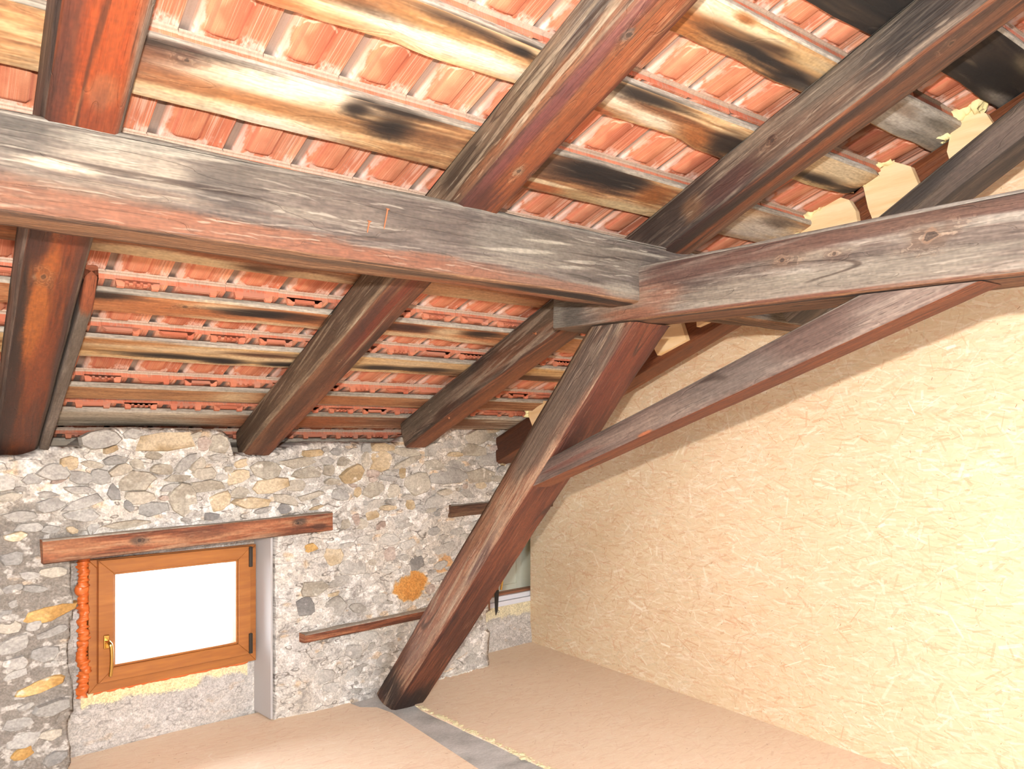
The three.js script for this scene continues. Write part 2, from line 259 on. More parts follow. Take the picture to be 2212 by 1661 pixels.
const MORTAR = dataTex(2048, 1024, (U, Y, c) => {
  const u = U * 3.9, y = Y * 1.75, e0 = fbm(u * 8 + 3, y * 8, 3) - 0.5, a = fbm(u * 5, y * 7, 4), b = fbm(u * 26, y * 34, 3), n = noise(u * 210, y * 210), m = noise(u * 90 + 4, y * 110);
  c[0] = 190; c[1] = 185; c[2] = 177;
  mixTo(c, [190, 182, 170], sstep(0.4, 0.66, a) * 0.8); mixTo(c, [160, 154, 147], sstep(0.52, 0.3, a) * 0.55);
  mixTo(c, [226, 221, 214], sstep(0.56, 0.7, b) * (y > 1.1 || u < 2.0 ? 0.8 : 0.5)); mixTo(c, [132, 126, 120], sstep(0.36, 0.24, b) * 0.5);
  mixTo(c, [196, 160, 118], sstep(0.7, 0.82, fbm(u * 9 + 50, y * 16, 3)) * 0.5);
  if (Math.abs(fbm(u * 6 + 20, y * 15, 3) - 0.5) < 0.010) mixTo(c, [96, 89, 82], 0.65);
  const niche = (u > 2.31 && u < 3.3 && y < 1.05) || u < 0.64 && y < 1.07; if (niche) mixTo(c, [176, 170, 164], 0.5);
  { const d = Math.hypot((u - 1.345) / 0.125, (y - 0.65) / 0.1) + (fbm(u * 16, y * 16, 3) - 0.5) * 0.9; mixTo(c, [196, 136, 66], sstep(1.08, 0.86, d) * 0.92); mixTo(c, [176, 108, 44], sstep(0.9, 0.5, d) * 0.4 * noise(u * 40, y * 40)); }
  { const d = Math.hypot((u - 1.07) / 0.09, (y - 0.77) / 0.06) + (fbm(u * 18, y * 18, 3) - 0.5) * 0.9; mixTo(c, [192, 146, 98], sstep(1.05, 0.8, d) * 0.85); }
  { const e = 0.305 + (fbm(u * 9, 2, 2) - 0.5) * 0.07 - (u - 2.7) * 0.02; if (u > 2.34 && u < 3.22) mixTo(c, [226, 208, 158], sstep(e - 0.075, e - 0.055, y + (n - 0.5) * 0.02) * sstep(0.4, 0.36, y) * (u > 2.5 ? 0.95 : 0.8) * sstep(0.3, 0.5, fbm(u * 7, y * 9, 2) + 0.08)); if (u < 0.56) mixTo(c, [220, 208, 166], 0.75 * sstep(0.225, 0.25, y + (b - 0.5) * 0.06) * sstep(0.4, 0.36, y)); }
  mixTo(c, [118, 111, 103], sstep(3.2, 3.34, u + e0 * 0.2) * sstep(1.5, 1.2, y + e0 * 0.4) * (0.9 - 0.5 * sstep(0.54, 0.7, b)));
  const k = 1 + (n - 0.5) * 0.22 + (m - 0.5) * 0.14; c[0] *= k; c[1] *= k; c[2] *= k;
});
const MBUMP = dataTex(1024, 512, (U, Y, c) => { const u = U * 3.9, y = Y * 1.75; c[0] = c[1] = c[2] = 255 * clamp(0.6 * fbm(u * 24, y * 26, 3) + 0.4 * noise(u * 120, y * 120)); }, false);
const mortarMat = std({ map: MORTAR, bumpMap: MBUMP, bumpScale: 0.01, roughness: 0.97 });
{
  const us = new Set(), ys = new Set(), add = (s, a, b, d) => { const n = Math.ceil((b - a) / d); for (let i = 0; i <= n; i++) s.add(+(a + (b - a) * i / n).toFixed(4)); };
  add(us, -0.1, 0, 0.05); add(us, 0, 0.5, 0.03); add(us, 0.5, 2.2, 0.028); add(us, 2.2, 2.3, 0.014); add(us, 2.3, 2.32, 0.01); add(us, 2.32, 3.18, 0.03); add(us, 3.18, 3.36, 0.012); add(us, 3.36, 3.9, 0.03); add(us, 3.9, UMAX, 0.15);
  add(ys, -0.05, 0.33, 0.025); add(ys, 0.33, 0.98, 0.03); add(ys, 0.98, 1.12, 0.012); add(ys, 1.12, 1.7, 0.028);
  const U = [...us].sort((a, b) => a - b), Y = [...ys].sort((a, b) => a - b), pos = [], uv = [], ix = [], nx = U.length, back = [0.1, 0.0, -0.12];
  const put = (u, y, w) => { pos.push(u, y, -w); uv.push(Math.min(u, 3.88) / 3.9, Math.min(y, 1.74) / 1.75); };
  for (const y of Y) for (const u of U) { const T = topY(u), yy = y <= 1.12 ? y : 1.12 + (y - 1.12) / 0.58 * (T - 1.12), f = sstep(T - 0.03, T, yy); put(u, yy, faceW(u, yy) - 0.02 * f); }
  for (const w of back) for (const u of U) put(u, Math.min(topY(u), 1.31 + SL * (0.125 * u + w) + 0.16) + (noise(u * 20, w * 30) - 0.5) * 0.012, w);
  const ny = Y.length + back.length, hole = (u, y) => (u > 2.32 && u < 3.18 && y > 0.33 && y < 0.98) || (u > -0.2 && u < 0.5 && y > 0.33 && y < 1.04);
  for (let j = 0; j < ny - 1; j++) for (let i = 0; i < nx - 1; i++) {
    if (j < Y.length - 1 && hole((U[i] + U[i + 1]) / 2, (Y[j] + Y[j + 1]) / 2)) continue;
    const a = j * nx + i, b = a + 1, c = a + nx, d = c + 1; ix.push(a, d, b, a, c, d);
  }
  const g = new THREE.BufferGeometry(); g.setAttribute('position', new THREE.Float32BufferAttribute(pos, 3)); g.setAttribute('uv', new THREE.Float32BufferAttribute(uv, 2)); g.setIndex(ix); wallFrame(g); g.computeVertexNormals();
  mesh('mortar_bed', g, mortarMat, wallBack);
  // the body of the wall behind, with the two window openings
  const s = new THREE.Shape([[-0.3, -0.2], [UMAX, -0.2], [UMAX, 1.31 + SL * (0.125 * UMAX - 0.2) + 0.2], [-0.3, 1.31 - 0.075 + 0.2]].map(([x, y]) => new THREE.Vector2(x, y)));
  for (const [a, b, c, d] of [[2.33, 3.17, 0.34, 0.97], [-0.13, 0.49, 0.34, 1.03]]) s.holes.push(new THREE.Path([[a, c], [b, c], [b, d], [a, d]].map(([x, y]) => new THREE.Vector2(x, y))));
  const bg = new THREE.ExtrudeGeometry(s, { depth: 0.26, bevelEnabled: false }); bg.translate(0, 0, 0.06); wallFrame(bg); mesh('wall_core', bg, plasterPlain, wallBack);
}
// stones
const STONE_COL = { g: ['#9a9690', '#a6a29b', '#8b8782'], d: ['#86837f', '#93908b', '#777471'], w: ['#a49c8e', '#b0a798', '#958c7e'], y: ['#b3a083', '#bfae93', '#a18c6c'], p: ['#a6968b', '#b0a196', '#968479'], o: ['#b8945c', '#c4a674', '#a07a44'], m: ['#aaa59d', '#b8b3aa', '#989289'] };
const stoneMat = {}; let sm = 0;
for (const [k, cs] of Object.entries(STONE_COL)) {
  const [a, b, d] = cs.map(hex), seed = ++sm * 9;
  stoneMat[k] = std({ roughness: 0.9, bumpMap: MBUMP, bumpScale: 0.005, map: dataTex(256, 256, (u, v, c) => { const n = fbm(u * 4 + seed, v * 7, 4), m = noise(u * 60 + seed, v * 80), s = noise(u * 130, v * 130 + seed); c[0] = a[0]; c[1] = a[1]; c[2] = a[2]; mixTo(c, b, sstep(0.45, 0.65, n)); mixTo(c, d, sstep(0.45, 0.3, n)); mixTo(c, [222, 214, 204], sstep(0.74, 0.86, fbm(u * 11 + seed, v * 14, 3)) * 0.7); const q = 1 + (m - 0.5) * 0.16 + (s - 0.5) * 0.14; c[0] *= q; c[1] *= q; c[2] *= q; }, true, THREE.MirroredRepeatWrapping) });
}
function stoneGeo(u0, y0, a, b, ang, r, lift) {
  const n = 7 + Math.floor(r() * 3), ca = Math.cos(ang), sa = Math.sin(ang), ph = r() * 6.28, rad = [], dep = [], th = [];
  for (let i = 0; i < n; i++) { th.push((i + (r() - 0.5) * 0.7) / n * Math.PI * 2); const sq = 1 / Math.max(Math.abs(Math.cos(th[i])), Math.abs(Math.sin(th[i]))); rad.push((0.7 + 0.3 * sq) * (0.82 + 0.36 * r())); dep.push(lift * (0.55 + 0.9 * r())); }
  const pos = [], uv = [], ix = [], tx = (r() - 0.5) * lift * 1.6, ty = (r() - 0.5) * lift * 1.6;
  const put = (k, w) => (i) => { const x = Math.cos(th[i]) * rad[i] * k * a, y = Math.sin(th[i]) * rad[i] * k * b, u = u0 + x * ca - y * sa, v = y0 + x * sa + y * ca; pos.push(u, v, -(w + (w > -1 ? 0 : 0))); uv.push(u * 1.6 + ph, v * 1.6 + ph); };
  const base = faceW(u0, y0);
  for (let i = 0; i < n; i++) put(1.06, base - 0.045)(i);
  for (let i = 0; i < n; i++) put(1.0, base + dep[i] * 0.35)(i);
  for (let i = 0; i < n; i++) put(0.9, base + dep[i] + tx * Math.cos(th[i]) + ty * Math.sin(th[i]))(i);
  pos.push(u0, y0, -(base + lift * (1 + 0.3 * (r() - 0.5)))); uv.push(u0 * 1.6 + ph, y0 * 1.6 + ph);
  for (let k = 0; k < 2; k++) for (let i = 0; i < n; i++) { const j = (i + 1) % n, p = k * n + i, q = k * n + j; ix.push(p, p + n, q, q, p + n, q + n); }
  for (let i = 0; i < n; i++) ix.push(2 * n + i, 3 * n, 2 * n + (i + 1) % n);
  const g = new THREE.BufferGeometry(); g.setAttribute('position', new THREE.Float32BufferAttribute(pos, 3)); g.setAttribute('uv', new THREE.Float32BufferAttribute(uv, 2)); g.setIndex(ix);
  wallFrame(g); return toCreasedNormals(g, 0.62);
}
const STONES = `3.19,1.60,0.082,0.044,-18,g;2.88,1.585,0.146,0.046,-3,y;2.69,1.58,0.032,0.042,0,p;2.61,1.58,0.048,0.056,0,w;3.05,1.63,0.039,0.023,0,g;3.15,1.55,0.038,0.016,-20,y;3.33,1.49,0.038,0.030,0,y;3.23,1.48,0.051,0.019,14,w;3.13,1.50,0.055,0.020,-3,d;3.03,1.48,0.037,0.026,15,w;3.11,1.45,0.053,0.026,-14,w;2.90,1.45,0.059,0.026,4,w;2.78,1.48,0.065,0.030,-38,g;2.72,1.47,0.044,0.028,-30,w;3.40,1.45,0.061,0.034,3,g;3.29,1.42,0.047,0.030,10,g;3.20,1.42,0.049,0.038,0,d;3.03,1.39,0.087,0.050,0,w;3.48,1.42,0.042,0.024,0,g;3.29,1.36,0.068,0.019,3,g;3.14,1.34,0.031,0.039,0,d;2.86,1.35,0.060,0.020,-4,g;3.01,1.31,0.075,0.034,-2,w;2.94,1.25,0.076,0.035,-8,d;2.80,1.29,0.070,0.071,-40,w;2.60,1.27,0.057,0.045,-10,y;3.40,1.30,0.065,0.029,-18,g;3.27,1.30,0.086,0.023,-18,g;3.28,1.24,0.081,0.027,2,g;3.53,1.25,0.070,0.029,0,g;2.89,1.30,0.031,0.013,5,p;3.57,1.34,0.049,0.019,-5,w;3.55,1.16,0.049,0.019,-5,y;3.32,1.17,0.027,0.014,25,y;3.41,1.18,0.039,0.019,0,d;3.08,1.18,0.112,0.020,-2,w;2.65,1.19,0.048,0.023,0,d;2.69,1.42,0.061,0.033,0,w;2.83,1.40,0.069,0.019,0,w;3.07,1.27,0.029,0.018,45,d;3.56,1.06,0.045,0.028,0,d;3.23,1.17,0.032,0.020,-60,g;2.34,1.43,0.080,0.056,0,w;2.14,1.47,0.117,0.033,-8,w;1.90,1.53,0.037,0.022,0,d;1.97,1.54,0.027,0.020,0,g;2.06,1.52,0.069,0.022,-4,y;1.69,1.55,0.031,0.028,0,d;1.57,1.55,0.083,0.027,4,y;1.58,1.47,0.085,0.061,0,y;1.70,1.47,0.029,0.048,0,w;1.79,1.39,0.090,0.045,-25,y;1.95,1.42,0.036,0.034,0,w;2.08,1.41,0.096,0.033,-5,w;2.14,1.34,0.104,0.037,-5,w;2.31,1.34,0.094,0.040,-8,y;2.43,1.25,0.099,0.028,2,y;2.23,1.26,0.079,0.024,14,w;2.07,1.27,0.074,0.018,-12,w;1.85,1.47,0.044,0.028,-10,w;1.38,1.52,0.101,0.029,6,w;1.37,1.46,0.107,0.026,-20,w;1.29,1.32,0.109,0.070,0,w;1.03,1.36,0.148,0.058,3,g;0.75,1.35,0.126,0.048,0,w;1.41,1.39,0.022,0.037,0,y;1.75,1.28,0.032,0.028,10,y;1.63,1.29,0.068,0.043,-20,w;1.49,1.28,0.049,0.041,-20,w;0.98,1.50,0.065,0.017,2,y;0.81,1.53,0.117,0.045,0,w;0.98,1.43,0.094,0.037,-8,g;0.67,1.46,0.101,0.048,0,g;0.77,1.62,0.112,0.048,-8,w;0.52,1.62,0.154,0.055,10,w;0.65,1.67,0.081,0.020,0,y;0.46,1.53,0.099,0.041,0,w;1.17,1.43,0.071,0.033,0,w;1.64,1.39,0.052,0.025,10,p;2.07,0.97,0.051,0.025,4,o;1.51,0.88,0.049,0.047,0,p;2.05,0.73,0.088,0.040,0,w;2.10,0.63,0.055,0.058,-15,d;1.30,0.79,0.055,0.039,-15,d;1.58,1.06,0.042,0.023,-20,p;1.72,1.08,0.046,0.035,0,w;1.83,1.09,0.035,0.030,0,w;1.16,0.99,0.050,0.028,0,g;1.35,1.18,0.040,0.030,0,y;1.52,1.17,0.065,0.016,0,y;1.91,0.67,0.043,0.012,-5,y;1.19,0.61,0.041,0.030,0,p;2.49,1.47,0.036,0.025,-15,y;2.50,1.40,0.064,0.039,-20,y;2.49,1.31,0.064,0.030,-5,w;2.02,1.20,0.051,0.013,-5,y;1.76,1.11,0.030,0.035,0,p;1.93,1.35,0.058,0.021,0,w;3.41,0.79,0.100,0.033,-12,o;3.44,0.46,0.100,0.024,-16,o;3.52,0.16,0.046,0.025,-12,o;3.41,0.35,0.074,0.030,-6,d;3.40,0.70,0.074,0.018,-14,g;3.55,0.58,0.060,0.029,0,g;3.39,0.11,0.050,0.030,-10,d;3.54,0.30,0.060,0.029,0,g;3.57,0.75,0.045,0.026,0,w;3.43,0.60,0.058,0.030,-5,g;3.39,0.98,0.060,0.024,0,w;3.40,0.22,0.050,0.024,-3,w`;
{
  const r = rng(41), placed = [];
  const put = (u, y, a, b, deg, k, lift) => { placed.push([u, y, a, b]); mesh('stone', stoneGeo(u, y, a * 1.06, b * 1.1, deg * Math.PI / 180, r, lift), stoneMat[k], wallBack); };
  for (const row of STONES.split(';')) { const [u, y, a, b, deg, k] = row.split(','); put(+u, +y, +a, +b, +deg, k, y > 1.12 ? 0.013 : 0.009); }
  const free = (u, y, a, b) => {
    if (y + b > topY(u) - 0.01 || (u > 2.14 - a && u < 3.36 + a && y < 1.16 + b) || (u < 0.7 + a && y < 1.1 + b) || (u < 1.06 + a && y > 1.05 - b && y < 1.19 + b) || (u > 1.9 - a && u < 3.48 + a && y > 1.0 - b && y < 1.17 + b) || (u > 1.0 - a && u < 2.15 + a && y > 0.42 - b && y < 0.53 + b) || Math.hypot(u - 1.345, (y - 0.65) * 1.3) < 0.14 + a) return false;
    return placed.every(([pu, py, pa, pb]) => Math.hypot((u - pu) / (a + pa), (y - py) / (b + pb)) > (y > 1.12 ? 0.93 : 1.0));
  };
  const keys = 'gwmwmgwmgpmgdmwgmy';
  for (const [tries, a0, a1, quota] of [[900, 0.07, 0.1, 40], [1600, 0.045, 0.07, 70], [2600, 0.025, 0.042, 80]]) {
    let made = 0; for (let i = 0; i < tries && made < quota; i++) {
      const u = 0.3 + r() * 3.5, y = 0.05 + r() * 1.6, a = a0 + r() * (a1 - a0), b = a * (0.3 + 0.35 * r()); if (!free(u, y, a, b) || (y < 1.1 && u < 2.3 && r() < 0.5)) continue;
      made++; put(u, y, a, b, (r() - 0.55) * 26, u > 3.25 && y < 1.3 ? 'gdg'[Math.floor(r() * 3)] : y < 1.1 && r() < 0.75 ? 'm' : keys[Math.floor(r() * keys.length)], y > 1.12 ? 0.012 : 0.006);
    }
  }
}
// timbers let into the masonry
const oldRed = { tone: 0.82, faces: [{ pal: ['#6a3a24', '#a25f3e', '#c08862'], k: 1, fleck: ['#c9a889', 0.5] }, { pal: ['#6a3a24', '#8d5638', '#a87850'] }, { pal: ['#6a3a24', '#8d5638', '#a87850'] }, { pal: ['#9b8d7d', '#b3a594', '#c8bcab'] }] };
{
  const c = { ...oldRed, tone: 0.82, flakes: [[0, 20, '#dcc0a0', 0.5]], knots: [[0, 0.42, 0.42, 0.011], [0, 1.28, 0.4, 0.012]], layers: [[0, 0.42, 0.45, 0.05, 0.2, '#5a4a40', 0.8], [0, 0.75, 0.4, 0.18, 0.3, '#7a4630', 0.7], [0, 1.3, 0.35, 0.05, 0.22, '#4d4038', 0.85], [0, 1.42, 0.7, 0.05, 0.2, '#4a2e22', 0.7], [0, 1.05, 0.4, 0.2, 0.4, '#c07a54', 0.6], [0, 0.12, 0.4, 0.14, 0.5, '#b87d56', 0.7], [0, 0.6, 0.95, 0.6, 0.1, '#cdb090', 0.5]] };
  const A = wp(3.45, 1.082, 0.235), B = wp(1.945, 1.118, 0.235); timber('lintel', A, B, WN.clone().negate(), 0.14, 0.11, c, { seed: 5, amp: 0.004, r: 0.006, tw: 1024, th: 128 }, wallBack);
  timber('lintel', wp(1.03, 1.115, 0.205), wp(-0.08, 1.135, 0.205), WN.clone().negate(), 0.16, 0.085, { faces: [{ pal: ['#4a2f22', '#7a5038', '#9a7354'] }, { pal: ['#6a3a24', '#8d5638', '#a87850'] }, { pal: ['#6a3a24', '#8d5638', '#a87850'] }, { pal: ['#9b8d7d', '#b3a594', '#c8bcab'] }] }, { seed: 6, tw: 512, th: 64, r: 0.006 }, wallBack);
  timber('timber_strip', wp(2.13, 0.452, 0.245), wp(1.05, 0.468, 0.245), WN.clone().negate(), 0.14, 0.05, oldRed, { seed: 7, tw: 768, th: 64, r: 0.004, amp: 0.003 }, wallBack);
}

// ================================================================ THE ROOF
const ceiling = group('ceiling', { kind: 'structure' });
{
  const B = (z, o) => [z, ROOF(ZR, o) - SL * (z - ZR)], A = (z, o) => [z, ROOF(z, o)], g = [zyPlate([A(-0.6, 0.36), A(ZR, 0.36), A(ZR, 0.5), A(-0.6, 0.5)], XL - 0.3, 0.2)];
  for (const [z0, z1, a, b] of [[ZR, 6.8, XL - 0.3, 0.2], [8.5, ZB + 0.3, XL - 0.3, 0.2], [6.8, 8.5, XL - 0.3, -3.3], [6.8, 8.5, -2.2, -1.8], [6.8, 8.5, -0.7, 0.2]]) g.push(zyPlate([B(z0, 0.36), B(z1, 0.36), B(z1, 0.5), B(z0, 0.5)], a, b));   // a roof window in the far slope
  mesh('roof_deck', mergeGeometries(g), std({ color: 0x6b4a38, roughness: 0.95 }), ceiling);
}
// interlocking clay tiles seen from below
const TW = 0.213, TL = 0.442, TE = 0.05;
function tileGeo(kind) {
  const xs = [0, 0.004, 0.026, 0.030, 0.034, 0.05, 0.056, 0.062, 0.072, 0.1, 0.128, 0.138, 0.144, 0.15, 0.158, 0.164, 0.170, 0.176, 0.182, 0.188, 0.195, 0.204, 0.207, TW];
  const ss = [0, 0.02, 0.05, 0.06, 0.066, 0.073, 0.08, 0.088, 0.098, 0.12, 0.16, 0.2, 0.225, 0.24, 0.25, 0.258, 0.266, 0.28, 0.3, 0.34, 0.4, TL];
  const h = (x, s) => {
    let n = 0;
    n += 0.016 * (1 - sstep(0.026, 0.034, x)) * sstep(-0.001, 0.002, x);
    const dx = Math.abs(x - 0.1) - 0.03, ds = Math.max(0.088 - s, s - 0.37), q = dx > 0 && ds > 0 ? Math.hypot(dx, ds) : Math.max(dx, ds);
    n -= 0.014 * (1 - sstep(-0.002, 0.012, q));
    if (x > 0.153 && x < 0.2) n += 0.004 * (0.5 + 0.5 * Math.cos((x - 0.158) / 0.012 * Math.PI * 2));
    const arch = 0.262 - Math.pow((x - 0.1) / 0.05, 2) * 0.05; if (Math.abs(x - 0.1) < 0.045) n -= 0.004 * Math.exp(-Math.pow((s - arch) / 0.006, 2));
    n += 0.01 * sstep(0.06, 0.0, s) * 0.4;
    return n;
  };
  const nx = xs.length, ny = ss.length, pos = [], uv = [], parts = [];
  for (const s of ss) for (const x of xs) { pos.push(TW / 2 - x, s, h(x, s)); uv.push(x / TW, s / (TL + TE)); }
  const g = gridGeo(pos, uv, nx, ny); parts.push(g);                                   // seen from below: wound so that the normals look down
  const quad = (a, b, c, d, ua, ub, va, vb) => { const q = new THREE.BufferGeometry(); q.setAttribute('position', new THREE.Float32BufferAttribute([...a, ...b, ...c, ...d], 3)); q.setAttribute('uv', new THREE.Float32BufferAttribute([ua, va, ub, va, ub, vb, ua, vb], 2)); q.setIndex([0, 1, 2, 0, 2, 3]); q.computeVertexNormals(); parts.push(q); };
  const X = TW / 2, T = 0.034, v1 = TL / (TL + TE);
  quad([X, TL, 0.0], [-X, TL, 0.0], [-X, TL, T], [X, TL, T], 0, 1, v1, 1);              // head
  quad([X, 0, T], [-X, 0, T], [-X, 0, 0.004], [X, 0, 0.004], 0, 1, 0, 0.05);            // tail
  quad([X, 0, T], [X, TL, T], [-X, TL, T], [-X, 0, T], 0, 1, 0, 0.5);                   // back
  quad([X, 0, 0.01], [X, TL, 0.01], [X, TL, T], [X, 0, T], 0, 0.1, 0, 1); quad([-X, 0, T], [-X, TL, T], [-X, TL, 0], [-X, 0, 0], 0.9, 1, 0, 1);
  // nibs that hang over the batten, a lip along the head
  for (const [x, w, d] of kind === 0 ? [[0.11, 0.15, 0.012], [0.05, 0.036, 0.023], [0.168, 0.036, 0.023]] : kind === 1 ? [[0.05, 0.034, 0.023], [0.168, 0.034, 0.023], [0.085, 0.018, 0.013], [0.11, 0.016, 0.013], [0.134, 0.018, 0.013], [0.11, 0.13, 0.006]] : kind === 2 ? [[0.11, 0.15, 0.011], [0.165, 0.03, 0.022]] : []) {
    const b = new THREE.BoxGeometry(w, 0.018, d + 0.006); const p = b.attributes.position; for (let i = 0; i < p.count; i++) if (p.getZ(i) < 0) p.setX(i, p.getX(i) * 0.72);
    b.translate(X - x, TL - 0.009, -d / 2 + 0.003); const u = b.attributes.uv; for (let i = 0; i < u.count; i++) u.setXY(i, x / TW, v1 + 0.01 + u.getY(i) * 0.02); b.computeVertexNormals(); parts.push(b);
  }
  const lip = new THREE.BoxGeometry(TW * 0.985, 0.008, 0.007); lip.translate(0, TL + 0.004, T - 0.004); { const u = lip.attributes.uv; for (let i = 0; i < u.count; i++) u.setXY(i, u.getX(i), 0.985); } parts.push(lip);
  return mergeGeometries(parts.map((q) => q.index ? q.toNonIndexed() : q));
}
const CLAY = ['#bd7656', '#b56d4e', '#c27f60', '#ac6448'];
const clayMat = CLAY.map((col, k) => {
  const base = hex(col), sd = k * 23 + 3;
  return std({ roughness: 0.88, map: dataTex(256, 512, (u, v, c) => {
    const x = u * TW, s = v * (TL + TE), st = noise(x * 330 + sd, s * 3), st2 = noise(x * 900 + sd, s * 9), big = fbm(x * 16 + sd, s * 9, 3), n = noise(x * 1500, s * 1500), e = fbm(x * 70 + sd, s * 34 + sd, 4) - 0.5, e2 = fbm(x * 30 + sd * 3, s * 14, 3) - 0.5;
    c[0] = base[0]; c[1] = base[1]; c[2] = base[2];
    mixTo(c, [212, 150, 114], sstep(0.5, 0.75, big) * 0.5); mixTo(c, [172, 92, 68], sstep(0.5, 0.3, big) * 0.4);
    mixTo(c, [158, 84, 62], sstep(0.68, 0.86, st) * 0.45); mixTo(c, [230, 182, 158], sstep(0.74, 0.9, st2) * 0.4);
    const dx = Math.abs(x - 0.1) - 0.03, ds = Math.max(0.092 - s, s - 0.37), q = (dx > 0 && ds > 0 ? Math.hypot(dx, ds) : Math.max(dx, ds));
    const low = sstep(0.15, 0.1, s + e2 * 0.06);
    if (s < TL) {
      mixTo(c, [182, 98, 74], sstep(0.0, 0.005, q) * sstep(0.014, 0.008, q) * 0.55);
      mixTo(c, [222, 206, 200], sstep(0.008, 0.024, q + e * 0.05 + (n - 0.5) * 0.012) * sstep(0.112, 0.085, s + e2 * 0.06 + e * 0.04) * 0.6 * sstep(-0.16, 0.12, e2 + e));
      mixTo(c, [216, 204, 200], 0.75 * sstep(0.05, 0.038, x + (n - 0.5) * 0.012 + e * 0.04 + e2 * 0.03 * (s < 0.2 ? 1 : 0.5)) * sstep(0.026, 0.032, x) * (0.3 + 0.5 * sstep(0.3, 0.05, s)));
      if (x > 0.15) { mixTo(c, [156, 112, 92], sstep(0.35, 0.8, Math.cos((x - 0.158) / 0.012 * Math.PI * 2)) * 0.5 * sstep(0.3, 0.6, noise(s * 9 + sd, x * 160))); mixTo(c, [222, 190, 174], sstep(0.62, 0.8, noise(x * 420 + sd, s * 5)) * 0.45); }
      const arch = Math.abs(s - (0.264 - Math.pow((x - 0.1) / 0.05, 2) * 0.05)); if (Math.abs(x - 0.1) < 0.046) mixTo(c, [228, 184, 160], sstep(0.007, 0.002, arch) * 0.6);
      mixTo(c, [128, 114, 104], sstep(0.031, 0.026, x) * sstep(0.001, 0.004, x) * 0.85);
    }
    if (s > TL + 0.028) mixTo(c, [168, 160, 146], 0.8); if (s > TL && s < TL + 0.028) { mixTo(c, [158, 136, 122], sstep(0.0, 0.14, e) * 0.6); mixTo(c, [176, 96, 74], 0.35); }
    const g = 1 + (n - 0.5) * 0.12 + (st - 0.5) * 0.14; c[0] *= g; c[1] *= g; c[2] *= g;
  }) });
});
const dustyTile = std({ color: 0xa49a90, roughness: 0.95, map: clayMat[0].map });
const tileGeos = [0, 1, 2, 3].map(tileGeo);
const HEADS = [-0.12, 0.28, 0.675, 0.962, 1.41, 1.757, 2.13, 2.47, 2.845, 3.185, 3.49, 3.79, 4.15];
{
  const r = rng(12);
  for (let i = 1; i < HEADS.length; i++) {
    const z1 = HEADS[i], z0 = HEADS[i - 1] - 0.055, P1 = V(0, ROOF(z1, 0.217), z1), P0 = V(0, ROOF(z0, 0.256), z0), d = P1.clone().sub(P0), len = d.length(); d.normalize();
    const X = V(-1, 0, 0), N = new THREE.Vector3().crossVectors(X, d);
    for (let k = 0; k < 20; k++) {
      const x = -0.405 - k * 0.213, j = (r() - 0.5) * 0.004, tilt = (r() - 0.5) * 0.006;
      if (i > 10 && x < -3.9) { }
      const m = mesh('roof_tile', tileGeos[i > 5 ? 3 : Math.floor(r() * 3)], clayMat[Math.floor(r() * 4)], ceiling);
      if (i === 10 && k === 2) m.material = dustyTile;
      m.matrix.makeBasis(X, d.clone().addScaledVector(N, tilt), N).scale(V(1, len / TL, 1)).setPosition(x, P0.y + j * 0.4 , P0.z + j);
      m.matrix.decompose(m.position, m.quaternion, m.scale);
    }
  }
}

